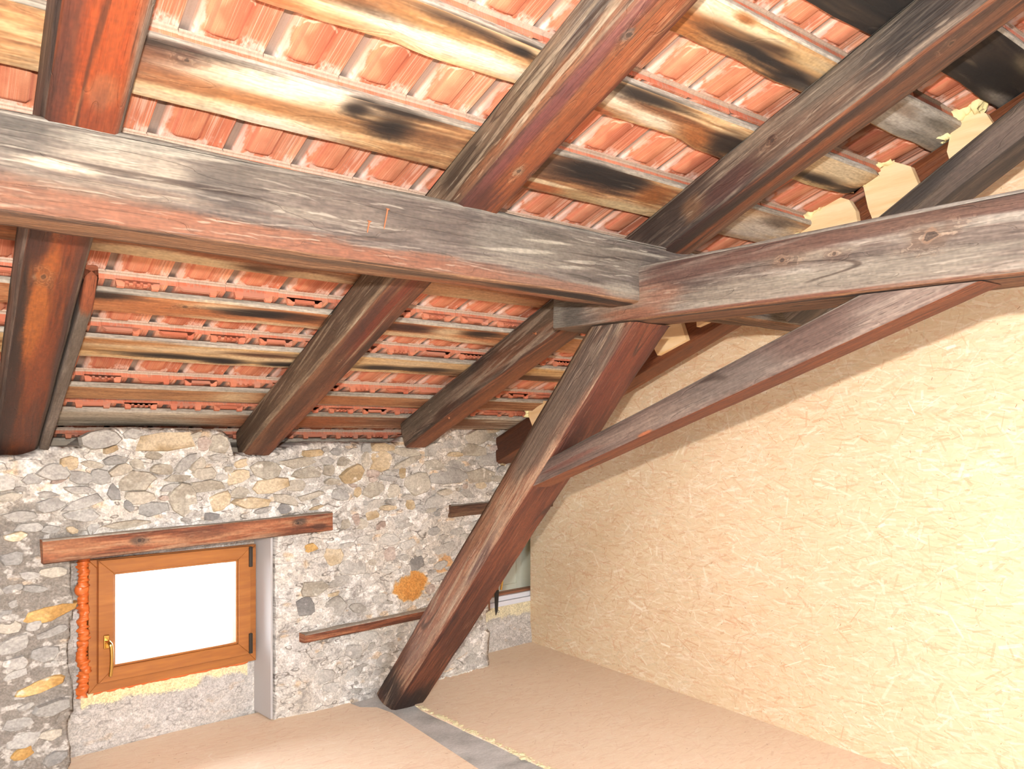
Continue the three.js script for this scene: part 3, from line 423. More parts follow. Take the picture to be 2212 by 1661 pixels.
// battens across the rafters
const S_UP = V(0, -SL, -1).normalize();      // downslope; face 0 of a batten looks up the slope (dusty), face 1 down into the room
const DUSTY = { pal: ['#948a7b', '#aca293', '#c2b8a9'], k: 0.8, crack: 0 };
const CRM = '#d4bc98', WHT = '#e0d0b8', BLK = '#170f0b', BRN = '#8a5433', DBR = '#4c2d1c', RED = '#9c5230', GRY = '#a19a8e';
const BX = (x) => x + 4.7;
const fcs = (a, b, c, dust) => ({ faces: [dust || DUSTY, { pal: [a, b, c], k: 1, crack: 0 }, { pal: [a, b, c] }, DUSTY], layers: [] });
const battens = [
  // [z of the lower edge, width, label, palette, stains [x, t, rx, rt, colour, amount, hardness], lower-edge waviness, end x]
  [0.1, 0.15, 'grey weathered roof batten lowest of all, lying right on the stone wall', ['#6b6055', '#8a7d6f', '#a3988a'], [], 0.006, -0.45],
  [0.475, 0.18, 'pale silvery roof batten with cracked grain, second up from the stone wall', ['#7d7060', '#aa9b88', '#cdbfa9'], [[-3.2, 0.3, 0.3, 0.25, '#dccdb5', 0.7], [-2.7, 0.6, 0.4, 0.3, '#d2c2a8', 0.6], [-2.9, 0.9, 0.3, 0.12, '#5d5040', 0.7], [-2.1, 0.5, 0.55, 0.8, '#97522c', 0.9], [-1.2, 0.5, 0.5, 0.7, '#6d3c22', 0.9]], 0.006, -0.45],
  [0.80, 0.13, 'plain sawn tan roof batten, third up from the stone wall', ['#9a6c48', '#b18259', '#c69a70'], [[-2.55, 0.5, 0.12, 0.5, '#d6bd97', 0.8], [-2.0, 0.5, 0.4, 0.6, '#a2623a', 0.8], [-1.15, 0.5, 0.5, 0.7, '#744329', 0.85]], 0.003, -0.45],
  [1.215, 0.165, 'cream roof batten with long black mould streaks, fourth up from the stone wall', ['#8a6038', '#b58a58', '#d2b080'], [[-2.9, 0.3, 0.5, 0.22, CRM, 0.9], [-2.5, 0.55, 0.35, 0.14, CRM, 0.8], [-2.95, 0.68, 0.22, 0.12, BLK, 0.9], [-2.74, 0.78, 0.12, 0.18, BLK, 0.95], [-2.55, 0.32, 0.2, 0.12, DBR, 0.9], [-2.47, 0.8, 0.12, 0.16, BLK, 0.95], [-3.2, 0.1, 0.3, 0.14, '#a56b3c', 0.8], [-3.1, 0.95, 0.5, 0.1, CRM, 0.8], [-2.6, 0.98, 0.3, 0.1, CRM, 0.9], [-1.82, 0.25, 0.3, 0.2, CRM, 0.8], [-1.95, 0.62, 0.16, 0.2, BLK, 0.85], [-1.68, 0.6, 0.18, 0.2, BLK, 0.9], [-1.8, 0.95, 0.5, 0.1, CRM, 0.6], [-1.1, 0.7, 0.5, 0.3, DBR, 0.9], [-1.1, 0.2, 0.4, 0.2, '#c79c64', 0.7]], 0.01, -0.45],
  [1.585, 0.145, 'brown roof batten with round knot and black smear, fifth up from the stone wall', ['#8d5634', '#a9693f', '#bf8256'], [[-3.3, 0.15, 0.16, 0.25, BLK, 0.85], [-2.99, 0.32, 0.03, 0.1, '#d09a66', 0.95, 0.3], [-3.1, 0.55, 0.28, 0.4, '#a8663c', 0.6], [-2.84, 0.2, 0.14, 0.18, CRM, 0.85], [-2.68, 0.32, 0.2, 0.24, BLK, 0.95], [-2.52, 0.4, 0.1, 0.2, DBR, 0.9], [-2.65, 0.9, 0.35, 0.14, CRM, 0.9], [-1.99, 0.3, 0.17, 0.3, '#3d2118', 0.95], [-1.77, 0.35, 0.1, 0.3, CRM, 0.9], [-1.57, 0.3, 0.12, 0.28, BLK, 0.95], [-1.8, 0.85, 0.4, 0.2, CRM, 0.95], [-1.1, 0.4, 0.4, 0.5, '#a87a50', 0.7]], 0.013, -0.45],
  [1.965, 0.165, 'brown roof batten with cream lower edge, half hidden behind the purlin', ['#6b3f28', '#8a5233', '#a56c46'], [[-3.2, 0.85, 0.3, 0.25, CRM, 0.9], [-2.9, 0.85, 0.3, 0.22, CRM, 0.85], [-2.78, 0.8, 0.12, 0.14, DBR, 0.85], [-2.55, 0.85, 0.15, 0.2, CRM, 0.8], [-1.9, 0.75, 0.5, 0.3, '#c9a27c', 0.8], [-1.85, 0.95, 0.3, 0.12, CRM, 0.7]], 0.006, -0.45],
  [2.68, 0.19, 'long roof batten just above the purlin, pale with brown and black stains', ['#8a5c3c', '#b08458', '#cdaa7e'], [[-3.32, 0.1, 0.14, 0.4, '#4b2f22', 0.95], [-3.24, 0.02, 0.34, 0.13, '#2e231b', 0.9], [-3.3, 0.45, 0.24, 0.28, '#80513a', 0.85], [-3.26, 0.17, 0.03, 0.1, '#40261c', 0.9, 0.3], [-3.22, 0.88, 0.36, 0.14, CRM, 0.9], [-3.05, 0.28, 0.25, 0.26, WHT, 0.95], [-2.9, 0.12, 0.22, 0.16, WHT, 0.95], [-3.05, 0.55, 0.3, 0.16, '#a1693e', 0.85], [-2.98, 0.9, 0.22, 0.16, WHT, 0.95], [-2.8, 0.55, 0.2, 0.16, '#8b6440', 0.7], [-2.79, 0.24, 0.05, 0.17, BLK, 0.9], [-2.64, 0.42, 0.11, 0.26, BLK, 0.97], [-2.66, 0.06, 0.16, 0.12, BLK, 0.9], [-2.5, 0.45, 0.1, 0.3, '#7a5234', 0.8], [-2.0, 0.35, 0.3, 0.3, '#4a3222', 0.85], [-1.92, 0.2, 0.14, 0.28, BLK, 0.95], [-1.74, 0.3, 0.16, 0.34, BLK, 0.95], [-1.53, 0.4, 0.08, 0.3, '#8a5024', 0.9], [-2.02, 0.85, 0.13, 0.08, '#a05a34', 0.95, 0.2], [-2.02, 0.72, 0.15, 0.05, CRM, 0.9, 0.3], [-1.6, 0.85, 0.2, 0.16, '#cdb68c', 0.85], [-1.85, 0.85, 0.1, 0.15, '#b5996c', 0.7], [-0.85, 0.5, 0.3, 0.6, '#c7bdb0', 0.9], [-0.8, 0.2, 0.14, 0.2, '#57483c', 0.8]], 0.006, -0.45],
  [3.05, 0.15, 'wavy-edged roof batten, second above the purlin, cream with dark streaks', ['#8a5c38', '#b98d5e', '#d6b68a'], [[-2.95, 0.3, 0.3, 0.2, '#8a5a36', 0.85], [-2.85, 0.5, 0.16, 0.12, BLK, 0.6], [-2.72, 0.66, 0.25, 0.24, WHT, 0.97], [-2.5, 0.68, 0.2, 0.26, WHT, 0.97], [-2.62, 0.16, 0.22, 0.14, '#3a281c', 0.9], [-2.45, 0.2, 0.06, 0.12, BLK, 0.9], [-2.7, 0.34, 0.16, 0.14, '#a27648', 0.8], [-3.2, 0.9, 0.4, 0.2, '#a4552f', 0.7], [-2.06, 0.45, 0.12, 0.3, WHT, 0.95], [-2.1, 0.92, 0.07, 0.1, '#96502c', 0.95, 0.3], [-1.95, 0.2, 0.2, 0.18, BLK, 0.9], [-1.86, 0.7, 0.16, 0.26, WHT, 0.9], [-1.75, 0.4, 0.2, 0.14, '#6b3f24', 0.9], [-1.64, 0.66, 0.13, 0.28, '#915428', 0.9], [-1.5, 0.6, 0.1, 0.4, BLK, 0.85], [-0.86, 0.3, 0.3, 0.4, '#d5c2a0', 0.9], [-0.9, 0.72, 0.22, 0.18, BLK, 0.9], [-0.9, 0.95, 0.3, 0.14, '#c4a878', 0.9], [-0.64, 0.85, 0.14, 0.14, BLK, 0.9]], 0.016, -0.6],
  [3.37, 0.14, 'roof batten blackened between the rafters, with white scar and grey end', ['#74502f', '#96683c', '#b5895a'], [[-2.08, 0.6, 0.2, 0.5, '#a0602e', 0.9], [-2.02, 0.2, 0.14, 0.2, WHT, 0.95], [-1.84, 0.22, 0.2, 0.14, '#e2cda8', 0.95], [-1.9, 0.12, 0.05, 0.1, '#8a5024', 0.9], [-1.78, 0.62, 0.22, 0.3, BLK, 0.98], [-1.66, 0.35, 0.16, 0.12, '#3a2616', 0.9], [-1.52, 0.75, 0.16, 0.3, BLK, 0.98], [-1.52, 0.3, 0.14, 0.2, '#c7a878', 0.9], [-0.85, 0.5, 0.5, 1.2, '#a8a196', 1.0], [-0.95, 0.3, 0.1, 0.2, '#8a7664', 0.7], [-0.7, 0.25, 0.1, 0.16, '#6a655c', 0.7], [-0.75, 0.75, 0.2, 0.2, '#7c776e', 0.7], [-0.9, 0.6, 0.12, 0.14, '#c8c0b4', 0.7]], 0.012, -0.45],
  [3.61, 0.19, 'broad black mouldy roof batten near the top right corner, crossing the dark rafter', ['#130e0b', '#1e1611', '#30251c'], [[-0.72, 0.2, 0.1, 0.2, '#7a6a50', 0.8], [-0.95, 0.6, 0.05, 0.05, '#93806a', 0.8], [-0.6, 0.85, 0.16, 0.14, '#8f887e', 0.9], [-0.8, 0.6, 0.2, 0.3, '#17110d', 0.9]], 0.012, -0.45],
];
battens.forEach(([z, w, label, pal, st, wav, xe], i) => {
  const x0 = -4.7, c = fcs(...pal); c.bump = 0.0015; c.tone = 0.88; c.flakes = [[1, 5, '#f2e6d0', 0.4], [1, 5, '#2b1a10', 0.4]]; if (i === 4) c.knots = [[1, BX(-2.99), 0.34, 0.012]]; if (i === 6) c.knots = [[1, BX(-3.26), 0.17, 0.01]]; c.layers = st.map(([x, t, rx, rt, col, a, h]) => ['1', BX(x), t, rx, rt, col, a ?? 0.9, h ?? 0.75]);
  c.layers.push(...st.filter((q) => q[1] < 0.25).map(([x, t, rx, rt, col, a]) => ['0', BX(x), 1.0, rx, 0.25, col, (a ?? 0.9) * 0.7, 0.75]));
  const th = 0.032, mid = V(0, ROOF(z + w / 2, 0.182), z + w / 2).addScaledVector(RN, th / 2);
  const wM = w / RD.z * 1, sd = 40 + i * 3;
  const t = timber('roof_batten', V(x0, mid.y, mid.z), V(xe, mid.y, mid.z), S_UP, w / RD.z, th, c, {
    seed: sd, amp: 0.002, r: 0.008, seg: 90, tw: 1536, th: 192, warp: (s, x, y, f, tt) => {
      const k = (noise(s * 2.1 + sd, 5) - 0.5) * 2 * wav + (noise(s * 9 + sd, 9) - 0.5) * wav * 0.8 + (noise(s * 40 + sd, 3) - 0.5) * wav * 0.25; if (x > 0.02) x += k; if (x < -0.02) x += (noise(s * 1.6 + sd, 15) - 0.5) * wav;
      if (xe < -0.5 && s > 4.0) { const q = (s - 4.0) / 0.1; if (y < 0) y += 0.022 * q * q; x *= 1 - 0.22 * q * q; } return [x, y];
    }
  });
  tag(t, label, 'batten', 'battens under the clay tiles');
});

// rafters and the truss timbers
const RT = { pal: ['#4e2e20', '#774630', '#986646'], k: 1.0 }, LT = { pal: ['#54402f', '#87674f', '#ab8f72'], k: 1.1, fleck: ['#d6c4a8', 0.75] };
function rafter(name, x0, x1, z0, z1, cfg, o, label, h = 0.172) {
  const xm = (x0 + x1) / 2, P = (z) => V(xm, ROOF(z) + h / 2 * RN.y * 0 + 0, z).addScaledVector(RN, h / 2);
  return tag(timber(name, P(z0), P(z1), V(1, 0, 0), x1 - x0, h, cfg, o), label, 'rafter');
}
const sR = (z, z0) => (z - z0) / RD.z;
// left rafter, stained orange
const rA = rafter('rafter', -3.568, -3.396, 0.42, 5.6, { faces: [{ pal: ['#3a2b26', '#5d4a40', '#8a7466'] }, { pal: ['#5e2a14', '#8c401a', '#a65c28'], k: 0.8, crack: 1.2 }, { pal: ['#6a5a4e', '#8f7d6e', '#aa998a'] }, DUSTY], rough: 0.62, flakes: [[1, 5, '#d8a070', 0.5]], knots: [[1, sR(2.12, .42), 0.36, 0.014], [1, sR(2.36, .42), 0.5, 0.008]], layers: [
  [1, sR(3.3, .42), 0.97, 1.1, 0.13, '#8d8075', 0.92, 0.25], [1, sR(1.6, .42), 0.98, 1.4, 0.09, '#75665c', 0.85, 0.3], [1, sR(2.86, .42), 0.12, 0.22, 0.2, '#4a2c24', 0.85], [1, sR(3.2, .42), 0.16, 0.7, 0.17, '#6b3426', 0.8], [1, sR(3.1, .42), 0.62, 0.8, 0.36, '#c04e1e', 0.75], [1, sR(2.8, .42), 0.6, 0.1, 0.5, '#8a3c20', 0.6], [1, sR(2.9, .42), 0.65, 0.06, 0.2, '#b08a70', 0.35],
  [1, sR(1.5, .42), 0.1, 1.3, 0.16, '#37211a', 0.95], [1, sR(2.12, .42), 0.36, 0.03, 0.16, '#a9998a', 0.95, 0.25], [1, sR(1.85, .42), 0.4, 0.34, 0.22, '#cf7430', 0.95, 0.3], [1, sR(2.18, .42), 0.4, 0.1, 0.2, '#c56a2c', 0.9, 0.4], [1, sR(1.5, .42), 0.6, 0.4, 0.24, '#a9542a', 0.7], [1, sR(1.0, .42), 0.2, 0.5, 0.2, '#4d2a1e', 0.9], [1, sR(2.35, .42), 0.2, 0.18, 0.2, '#4a2318', 0.85], [1, sR(2.3, .42), 0.9, 0.3, 0.16, '#6a3826', 0.7], [1, sR(0.8, .42), 0.7, 0.4, 0.3, '#7a4024', 0.7], [1, sR(1.7, .42), 0.93, 0.7, 0.08, '#5a3a34', 0.8]] },
  { seed: 2, amp: 0.004, r: 0.016, tw: 2048, th: 256 }, 'orange stained rafter at the left, a grey splint board nailed along its side');
{
  const b = timber('splint_board', V(-3.375, ROOF(0.66, 0.04), 0.66), V(-3.366, ROOF(2.07, 0.04), 2.07), V(1, 0, 0), 0.038, 0.09, { faces: [{ pal: ['#7c6d60', '#94857a', '#aa9c90'] }, { pal: ['#7c6d60', '#94857a', '#aa9c90'] }, { pal: ['#7a6a5e', '#8f7f74', '#a5978b'] }, DUSTY], layers: [['0123', 1.46, 0.5, 0.11, 1.4, '#a8552e', 0.95, 0.3]] }, { seed: 15, amp: 0.003, r: 0.004, tw: 768, th: 96, warp: (s, x, y) => [x, s > 1.4 && y < 0 ? y + (s - 1.4) * 0.5 : y] });
  tag(b, 'grey splint board with a broken orange tip along the left rafter', 'board');
}
const rC = rafter('rafter', -2.425, -2.25, 0.5, 5.6, { faces: [{ ...LT, pal: ['#5d4a3a', '#8f745c', '#b59b7e'] }, RT, RT, DUSTY], rough: 0.66, flakes: [[0, 30, '#e2d3ba', 0.8], [1, 6, '#d9b494', 0.5]], knots: [[1, sR(2.98, .5), 0.55, 0.011], [1, sR(3.49, .5), 0.35, 0.012], [1, sR(2.98, .5), 0.86, 0.007], [1, sR(1.7, .5), 0.4, 0.008]], layers: [
  [0, sR(2.84, .5), 0.5, 0.14, 0.8, '#4d4034', 0.9], [0, sR(3.1, .5), 0.7, 0.3, 0.4, '#6b5a48', 0.7], [0, sR(2.9, .5), 0.1, 0.9, 0.16, '#c2b094', 0.7], [0, sR(3.6, .5), 0.6, 0.3, 0.5, '#6f6a66', 0.8], [0, sR(3.2, .5), 0.85, 0.5, 0.2, '#a5623c', 0.7], [0, sR(1.6, .5), 0.4, 0.9, 0.5, '#7d6550', 0.7], [0, sR(0.8, .5), 0.5, 0.3, 0.6, '#5d4a3a', 0.8],
  [1, sR(3.3, .5), 0.2, 0.6, 0.18, '#84424a', 0.55], [1, sR(2.95, .5), 0.18, 0.3, 0.16, '#7d3f3a', 0.65], [1, sR(3.1, .5), 0.62, 0.9, 0.3, '#b35c2e', 0.7], [1, sR(2.98, .5), 0.55, 0.022, 0.1, '#b08a6c', 0.9, 0.3], [1, sR(3.49, .5), 0.35, 0.024, 0.1, '#6d5a52', 0.95, 0.3], [1, sR(2.98, .5), 0.85, 0.02, 0.08, '#6d3a24', 0.8, 0.3], [1, sR(2.82, .5), 0.3, 0.1, 0.4, '#5d3028', 0.8], [1, sR(3.4, .5), 0.9, 0.6, 0.1, '#7d3c22', 0.7],
  [1, sR(2.0, .5), 0.25, 0.3, 0.25, '#5a2d24', 0.85], [1, sR(2.1, .5), 0.5, 0.4, 0.16, '#8a3a24', 0.8], [1, sR(1.9, .5), 0.6, 0.3, 0.04, '#cbb090', 0.75], [1, sR(1.2, .5), 0.3, 0.6, 0.2, '#6a4028', 0.8], [1, sR(1.0, .5), 0.8, 0.6, 0.2, '#b06238', 0.7]] },
  { seed: 3, amp: 0.005, r: 0.022, tw: 2048, th: 256 }, 'thick red-brown rafter at the centre, running up past the purlin towards the top edge');
const rD = rafter('rafter', -1.462, -1.3, 0.64, 5.6, { faces: [{ pal: ['#453830', '#735f50', '#a08a76'], k: 1.2, fleck: ['#c4b29c', 0.55] }, { pal: ['#45291f', '#7a4429', '#a36440'], k: 1.15 }, RT, DUSTY], rough: 0.7, flakes: [[0, 40, '#cdbca6', 0.7], [1, 8, '#b98a64', 0.5]], knots: [[0, sR(3.3, .64), 0.5, 0.01], [1, sR(3.83, .64), 0.35, 0.011]], layers: [
  [0, sR(3.8, .64), 0.4, 0.3, 0.5, '#3c3531', 0.85], [0, sR(3.55, .64), 0.35, 0.2, 0.35, '#8f8070', 0.75], [0, sR(3.4, .64), 0.7, 0.3, 0.3, '#8d6a55', 0.6], [0, sR(2.85, .64), 0.5, 0.22, 0.7, '#3f3029', 0.9], [0, sR(2.95, .64), 0.6, 0.06, 0.3, '#a07450', 0.7], [0, sR(3.1, .64), 0.7, 0.14, 0.3, '#5b3630', 0.8], [0, sR(3.3, .64), 0.5, 0.02, 0.1, '#4a3228', 0.9, 0.3],
  [0, sR(1.9, .64), 0.6, 0.5, 0.4, '#82492c', 0.6], [0, sR(0.95, .64), 0.3, 0.36, 0.4, '#7d6f5e', 0.7], [0, sR(1.15, .64), 0.85, 0.2, 0.2, '#4a2c20', 0.85], [0, sR(2.2, .64), 0.3, 0.4, 0.4, '#6f6250', 0.7],
  [1, sR(3.4, .64), 0.25, 1.2, 0.14, '#3d2a24', 0.8], [1, sR(3.3, .64), 0.5, 0.7, 0.1, '#a0562e', 0.75], [1, sR(3.1, .64), 0.85, 0.9, 0.16, '#84634f', 0.7], [1, sR(3.8, .64), 0.45, 0.3, 0.3, '#6b4a3a', 0.6], [1, sR(1.4, .64), 0.6, 0.9, 0.4, '#b3683a', 0.75], [1, sR(1.0, .64), 0.2, 0.5, 0.14, '#8a4a2a', 0.7]] },
  { seed: 4, amp: 0.005, r: 0.016, tw: 2048, th: 256 }, 'dark brown rafter right of centre that meets the corner joint of the two big beams');
const rF = rafter('rafter', -0.57, -0.42, 0.3, 5.6, { faces: [{ pal: ['#7d3f1e', '#94502a', '#a86238'], k: 0.8 }, { pal: ['#7d3f1e', '#94502a', '#a86238'], k: 0.8 }, RT, DUSTY], rough: 0.6, layers: [[0, 0.6, 0.6, 0.6, 0.8, '#5a2e1a', 0.8]] }, { seed: 8, amp: 0.001, r: 0.004, tw: 1024, th: 128 }, 'smooth chestnut-stained rafter along the OSB wall behind the pale infill boards', 0.166);
// inclined strut above the tie beam, near the OSB wall
{
  const dir = V(0, 0.563, 1).normalize(), P = V(-0.725, 2.19, 2.775), up = V(0, 1, -0.563).normalize(), c = P.clone().addScaledVector(up, -0.062).addScaledVector(dir, 0.05);
  tag(timber('sloping_strut', c, c.clone().addScaledVector(dir, 1.75), V(1, 0, 0), 0.16, 0.118, { faces: [{ pal: ['#5d4d45', '#86725f', '#a08d7c'], k: 1 }, { pal: ['#3d342e', '#5a4a40', '#7a6858'] }, RT, DUSTY], layers: [[0, 0.72, 0.3, 0.22, 0.3, '#423a35', 0.8], [0, 1.05, 0.6, 0.3, 0.4, '#947e72', 0.7], [0, 0.8, 0.8, 0.3, 0.2, '#6b5a50', 0.6]] }, { seed: 9, amp: 0.002, r: 0.008, tw: 1024, th: 128 }), 'grey-brown sloping strut above the tie beam at the right edge', 'strut');
}
// purlin: the big beam across the picture
const PUR = timber('purlin', V(-5.6, 2.246, 2.70), V(-0.005, 2.236, 2.70), V(0, 0, -1), 0.16, 0.238, { faces: [
  { pal: ['#51443b', '#7b6b61', '#a19281'], k: 1.05, fleck: ['#d3c6b0', 0.75], crack: 1.3 }, { pal: ['#5d3f2c', '#94684a', '#b98a64'], k: 1.1, crack: 1.6 }, { pal: ['#5d3f2c', '#94684a', '#b98a64'] }, DUSTY], rough: 0.85, bump: 0.004, flakes: [[0, 40, '#ddd2be', 0.7], [0, 22, '#4a3f38', 0.5], [1, 14, '#d9b890', 0.5]], layers: (() => {
  const X = (x) => x + 5.6; return [
    [0, X(-3.55), 0.86, 0.55, 0.26, '#a06a4e', 0.85, 0.5], [0, X(-3.1), 0.92, 0.5, 0.24, '#a2684c', 0.85, 0.4], [0, X(-2.6), 0.95, 0.45, 0.2, '#9f6449', 0.8, 0.4], [0, X(-2.1), 0.98, 0.5, 0.14, '#98634a', 0.75, 0.4],
    [0, X(-3.6), 0.12, 0.1, 0.16, '#5f5850', 0.8], [0, X(-3.45), 0.16, 0.08, 0.12, '#575049', 0.8], [0, X(-3.62), 0.34, 0.1, 0.1, '#6b6259', 0.7], [0, X(-3.36), 0.3, 0.16, 0.16, '#bfae98', 0.75, 0.7], [0, X(-3.54), 0.46, 0.09, 0.06, '#e6d5ba', 0.9, 0.5], [0, X(-3.45), 0.62, 0.2, 0.1, '#9b8672', 0.6], [0, X(-3.15), 0.4, 0.1, 0.26, '#5b5048', 0.75], [0, X(-3.0), 0.18, 0.22, 0.2, '#74675b', 0.75], [0, X(-2.75), 0.35, 0.3, 0.28, '#7d6c60', 0.75], [0, X(-2.5), 0.3, 0.24, 0.26, '#6f6056', 0.6], [0, X(-2.2), 0.4, 0.2, 0.26, '#a3998a', 0.6], [0, X(-1.9), 0.4, 0.3, 0.3, '#8f8272', 0.7], [0, X(-1.85), 0.55, 0.12, 0.1, '#6b5c50', 0.6], [0, X(-2.05), 0.2, 0.1, 0.08, '#5f5348', 0.6], [0, X(-2.6), 0.03, 1.2, 0.06, '#bdb2a2', 0.7], [0, X(-1.7), 0.85, 0.1, 0.14, '#b5a894', 0.7],
    [1, X(-1.9), 0.35, 0.35, 0.25, '#2a1c16', 0.9], [1, X(-2.2), 0.75, 0.4, 0.2, '#b5683c', 0.85], [1, X(-3.2), 0.4, 0.6, 0.3, '#a9744e', 0.6], [1, X(-2.7), 0.3, 0.4, 0.2, '#6b5240', 0.7]];
})() }, { seed: 21, amp: 0.006, r: 0.012, seg: 110, tw: 2048, th: 512, bend: (t) => 0.012 * Math.sin((t - 0.3) * 3.2) - 0.006 });
tag(PUR, 'big weathered purlin beam crossing the picture from left, with orange lower band', 'beam');
// tie beam, lapped under the purlin
const tieDir = V(0, -0.038, 1);
{
  const a = V(-1.49, 2.187, 2.255), b = a.clone().addScaledVector(tieDir, 4.2);
  const t = timber('tie_beam', a, b, V(1, 0, 0), 0.22, 0.212, { faces: [{ pal: ['#6b5b53', '#9a897d', '#b8ac9f'], k: 0.95, fleck: ['#cabdac', 0.35] }, { pal: ['#6e4330', '#8f5c40', '#ab7752'] }, { pal: ['#6e4330', '#8f5c40', '#ab7752'] }, { pal: ['#b0a494', '#c2b7a8', '#cfc6b8'], crack: 0 }], rough: 0.86, bump: 0.0035, flakes: [[0, 22, '#e4d9c8', 0.6], [0, 14, '#5c463c', 0.5]], knots: [[0, 1.15, 0.36, 0.014], [0, 1.61, 0.38, 0.02], [0, 1.33, 0.4, 0.009]], layers: [
    [0, 0.62, 0.62, 0.14, 0.3, '#b8836a', 0.8], [0, 0.4, 0.72, 0.2, 0.3, '#b09078', 0.7], [0, 0.12, 0.7, 0.09, 0.5, '#68625a', 0.85], [0, 0.02, 0.7, 0.06, 0.5, '#8d877c', 0.9], [0, 0.5, 0.9, 0.2, 0.12, '#a4684c', 0.8], [0, 0.75, 0.22, 0.22, 0.32, '#6d4a40', 0.85], [0, 1.3, 0.14, 0.5, 0.16, '#734f44', 0.8], [0, 1.9, 0.1, 0.4, 0.14, '#734f44', 0.7], [0, 1.15, 0.34, 0.035, 0.14, '#6d564a', 0.9, 0.4], [0, 1.18, 0.34, 0.09, 0.18, '#8d7767', 0.8, 0.5], [0, 1.3, 0.38, 0.1, 0.07, '#c3b29e', 0.7], [0, 1.61, 0.38, 0.03, 0.12, '#65524a', 0.9, 0.4], [0, 1.6, 0.36, 0.08, 0.16, '#9d8876', 0.8], [0, 1.22, 0.62, 0.07, 0.07, '#d2c7b8', 0.85, 0.4], [0, 1.5, 0.72, 0.4, 0.2, '#b3a898', 0.75], [0, 1.0, 0.75, 0.3, 0.2, '#afa392', 0.6], [0, 1.5, 0.12, 0.35, 0.12, '#7d5d4c', 0.7], [0, 1.1, 0.16, 0.3, 0.12, '#7c5648', 0.6], [0, 1.2, 0.97, 0.8, 0.05, '#8a4c34', 0.8], [1, 0.2, 0.3, 0.3, 0.6, '#86705c', 0.7], [1, 1.2, 0.12, 0.9, 0.06, '#3c2a22', 0.8]] },
    { seed: 22, amp: 0.004, r: 0.012, tw: 2048, th: 512, warp: (s, x, y, f) => { const top = y > 0, lap = sstep(0.7, 0.55, s); if (top) y -= 0.002 + 0.0 * lap; if (!top) y -= 0.012 * sstep(0.25, 0.0, s) * 0; return [x, y]; } });
  tag(t, 'grey-brown tie beam running right from the corner joint, its cut tip showing under the purlin', 'beam');
}
// leaning strut and the brace
{
  const dir = V(0, 2.09, 2.03).normalize(), per = V(0, 1, -1.03).normalize();
  const a = V(-1.4925, 0.0, 0.76).addScaledVector(per, 0.098).addScaledVector(dir, -0.12), b = V(-1.4925, 2.075, 2.765).addScaledVector(per, 0.098).addScaledVector(dir, 0.16);
  const t = timber('leaning_strut', a, b, V(1, 0, 0), 0.215, 0.196, { faces: [{ pal: ['#7d4c36', '#b57a5c', '#d6ac8c'], k: 1.1, fleck: ['#dcc3a4', 0.6], crack: 1.6 }, { pal: ['#48231a', '#7c3f28', '#a05c3c'], k: 1, crack: 1.8 }, RT, { pal: ['#7d5540', '#a57a5c', '#c8a888'] }], rough: 0.74, bump: 0.004, flakes: [[0, 34, '#ecd8c0', 0.7], [1, 14, '#d6b496', 0.6]], layers: [
    [0, 0.16, 0.5, 0.16, 0.7, '#3d2a24', 0.9], [1, 0.16, 0.5, 0.17, 0.8, '#3a2620', 0.9], [0, 0.6, 0.5, 0.25, 0.3, '#b08a78', 0.7], [0, 1.1, 0.5, 0.4, 0.4, '#b5734e', 0.7], [0, 2.6, 0.5, 0.5, 0.6, '#75665a', 0.85], [0, 2.2, 0.4, 0.3, 0.3, '#8a7462', 0.8], [0, 1.7, 0.3, 0.3, 0.3, '#b07c58', 0.7], [0, 1.3, 0.8, 0.6, 0.14, '#c9a88c', 0.7], [0, 1.5, 0.85, 0.2, 0.14, '#5a3a38', 0.6], [0, 2.9, 0.05, 0.8, 0.08, '#cfae8c', 0.8], [1, 2.0, 0.5, 0.6, 0.6, '#8a4a30', 0.5], [1, 2.4, 0.3, 0.4, 0.3, '#54291e', 0.7], [1, 1.0, 0.6, 0.5, 0.3, '#5d2e20', 0.6], [1, 2.75, 0.5, 0.3, 0.5, '#853c26', 0.7]] },
    { seed: 24, amp: 0.007, r: 0.014, seg: 60, tw: 2048, th: 512, cut: [[V(0, -1, 0), 0.006], [V(0, 1, 0.038), 2.0773 + 0.0857 - 0.002]] });
  tag(t, 'leaning timber strut from the floor by the stone wall up to the beam joint', 'strut');
  const bd = V(0, 0.34, 1).normalize();
  const b0 = V(-1.538, 1.591, 2.57).addScaledVector(bd, -0.62), b1 = V(-1.538, 1.887, 3.44).addScaledVector(bd, 0.62);
  const br = timber('brace', b0, b1, V(1, 0, 0), 0.115, 0.108, { faces: [{ pal: ['#705a51', '#937b70', '#ac978a'], k: 0.8 }, { pal: ['#7a3f26', '#96522f', '#ad673e'], k: 0.8 }, RT, DUSTY], layers: [[0, 1.3, 0.5, 0.4, 0.5, '#786a62', 0.7], [0, 0.7, 0.5, 0.4, 0.3, '#a08778', 0.6], [0, 0.4, 0.6, 0.2, 0.12, '#8a5346', 0.7], [0, 0.85, 0.95, 0.04, 0.1, '#d0764a', 0.9, 0.4], [0, 1.6, 0.4, 0.15, 0.5, '#6d5046', 0.7]] }, { seed: 25, amp: 0.002, r: 0.006, tw: 1536, th: 256, warp: (s, x, y) => [x, y * (0.78 + 0.3 * s / 1.7)], cut: [[V(0, 1, 0.038), 2.0773 + 0.0857 - 0.002], [V(0, 1, -1.035), -0.785]] });
  tag(br, 'slim sloping brace between the leaning strut and the tie beam, before the OSB wall', 'brace');
}
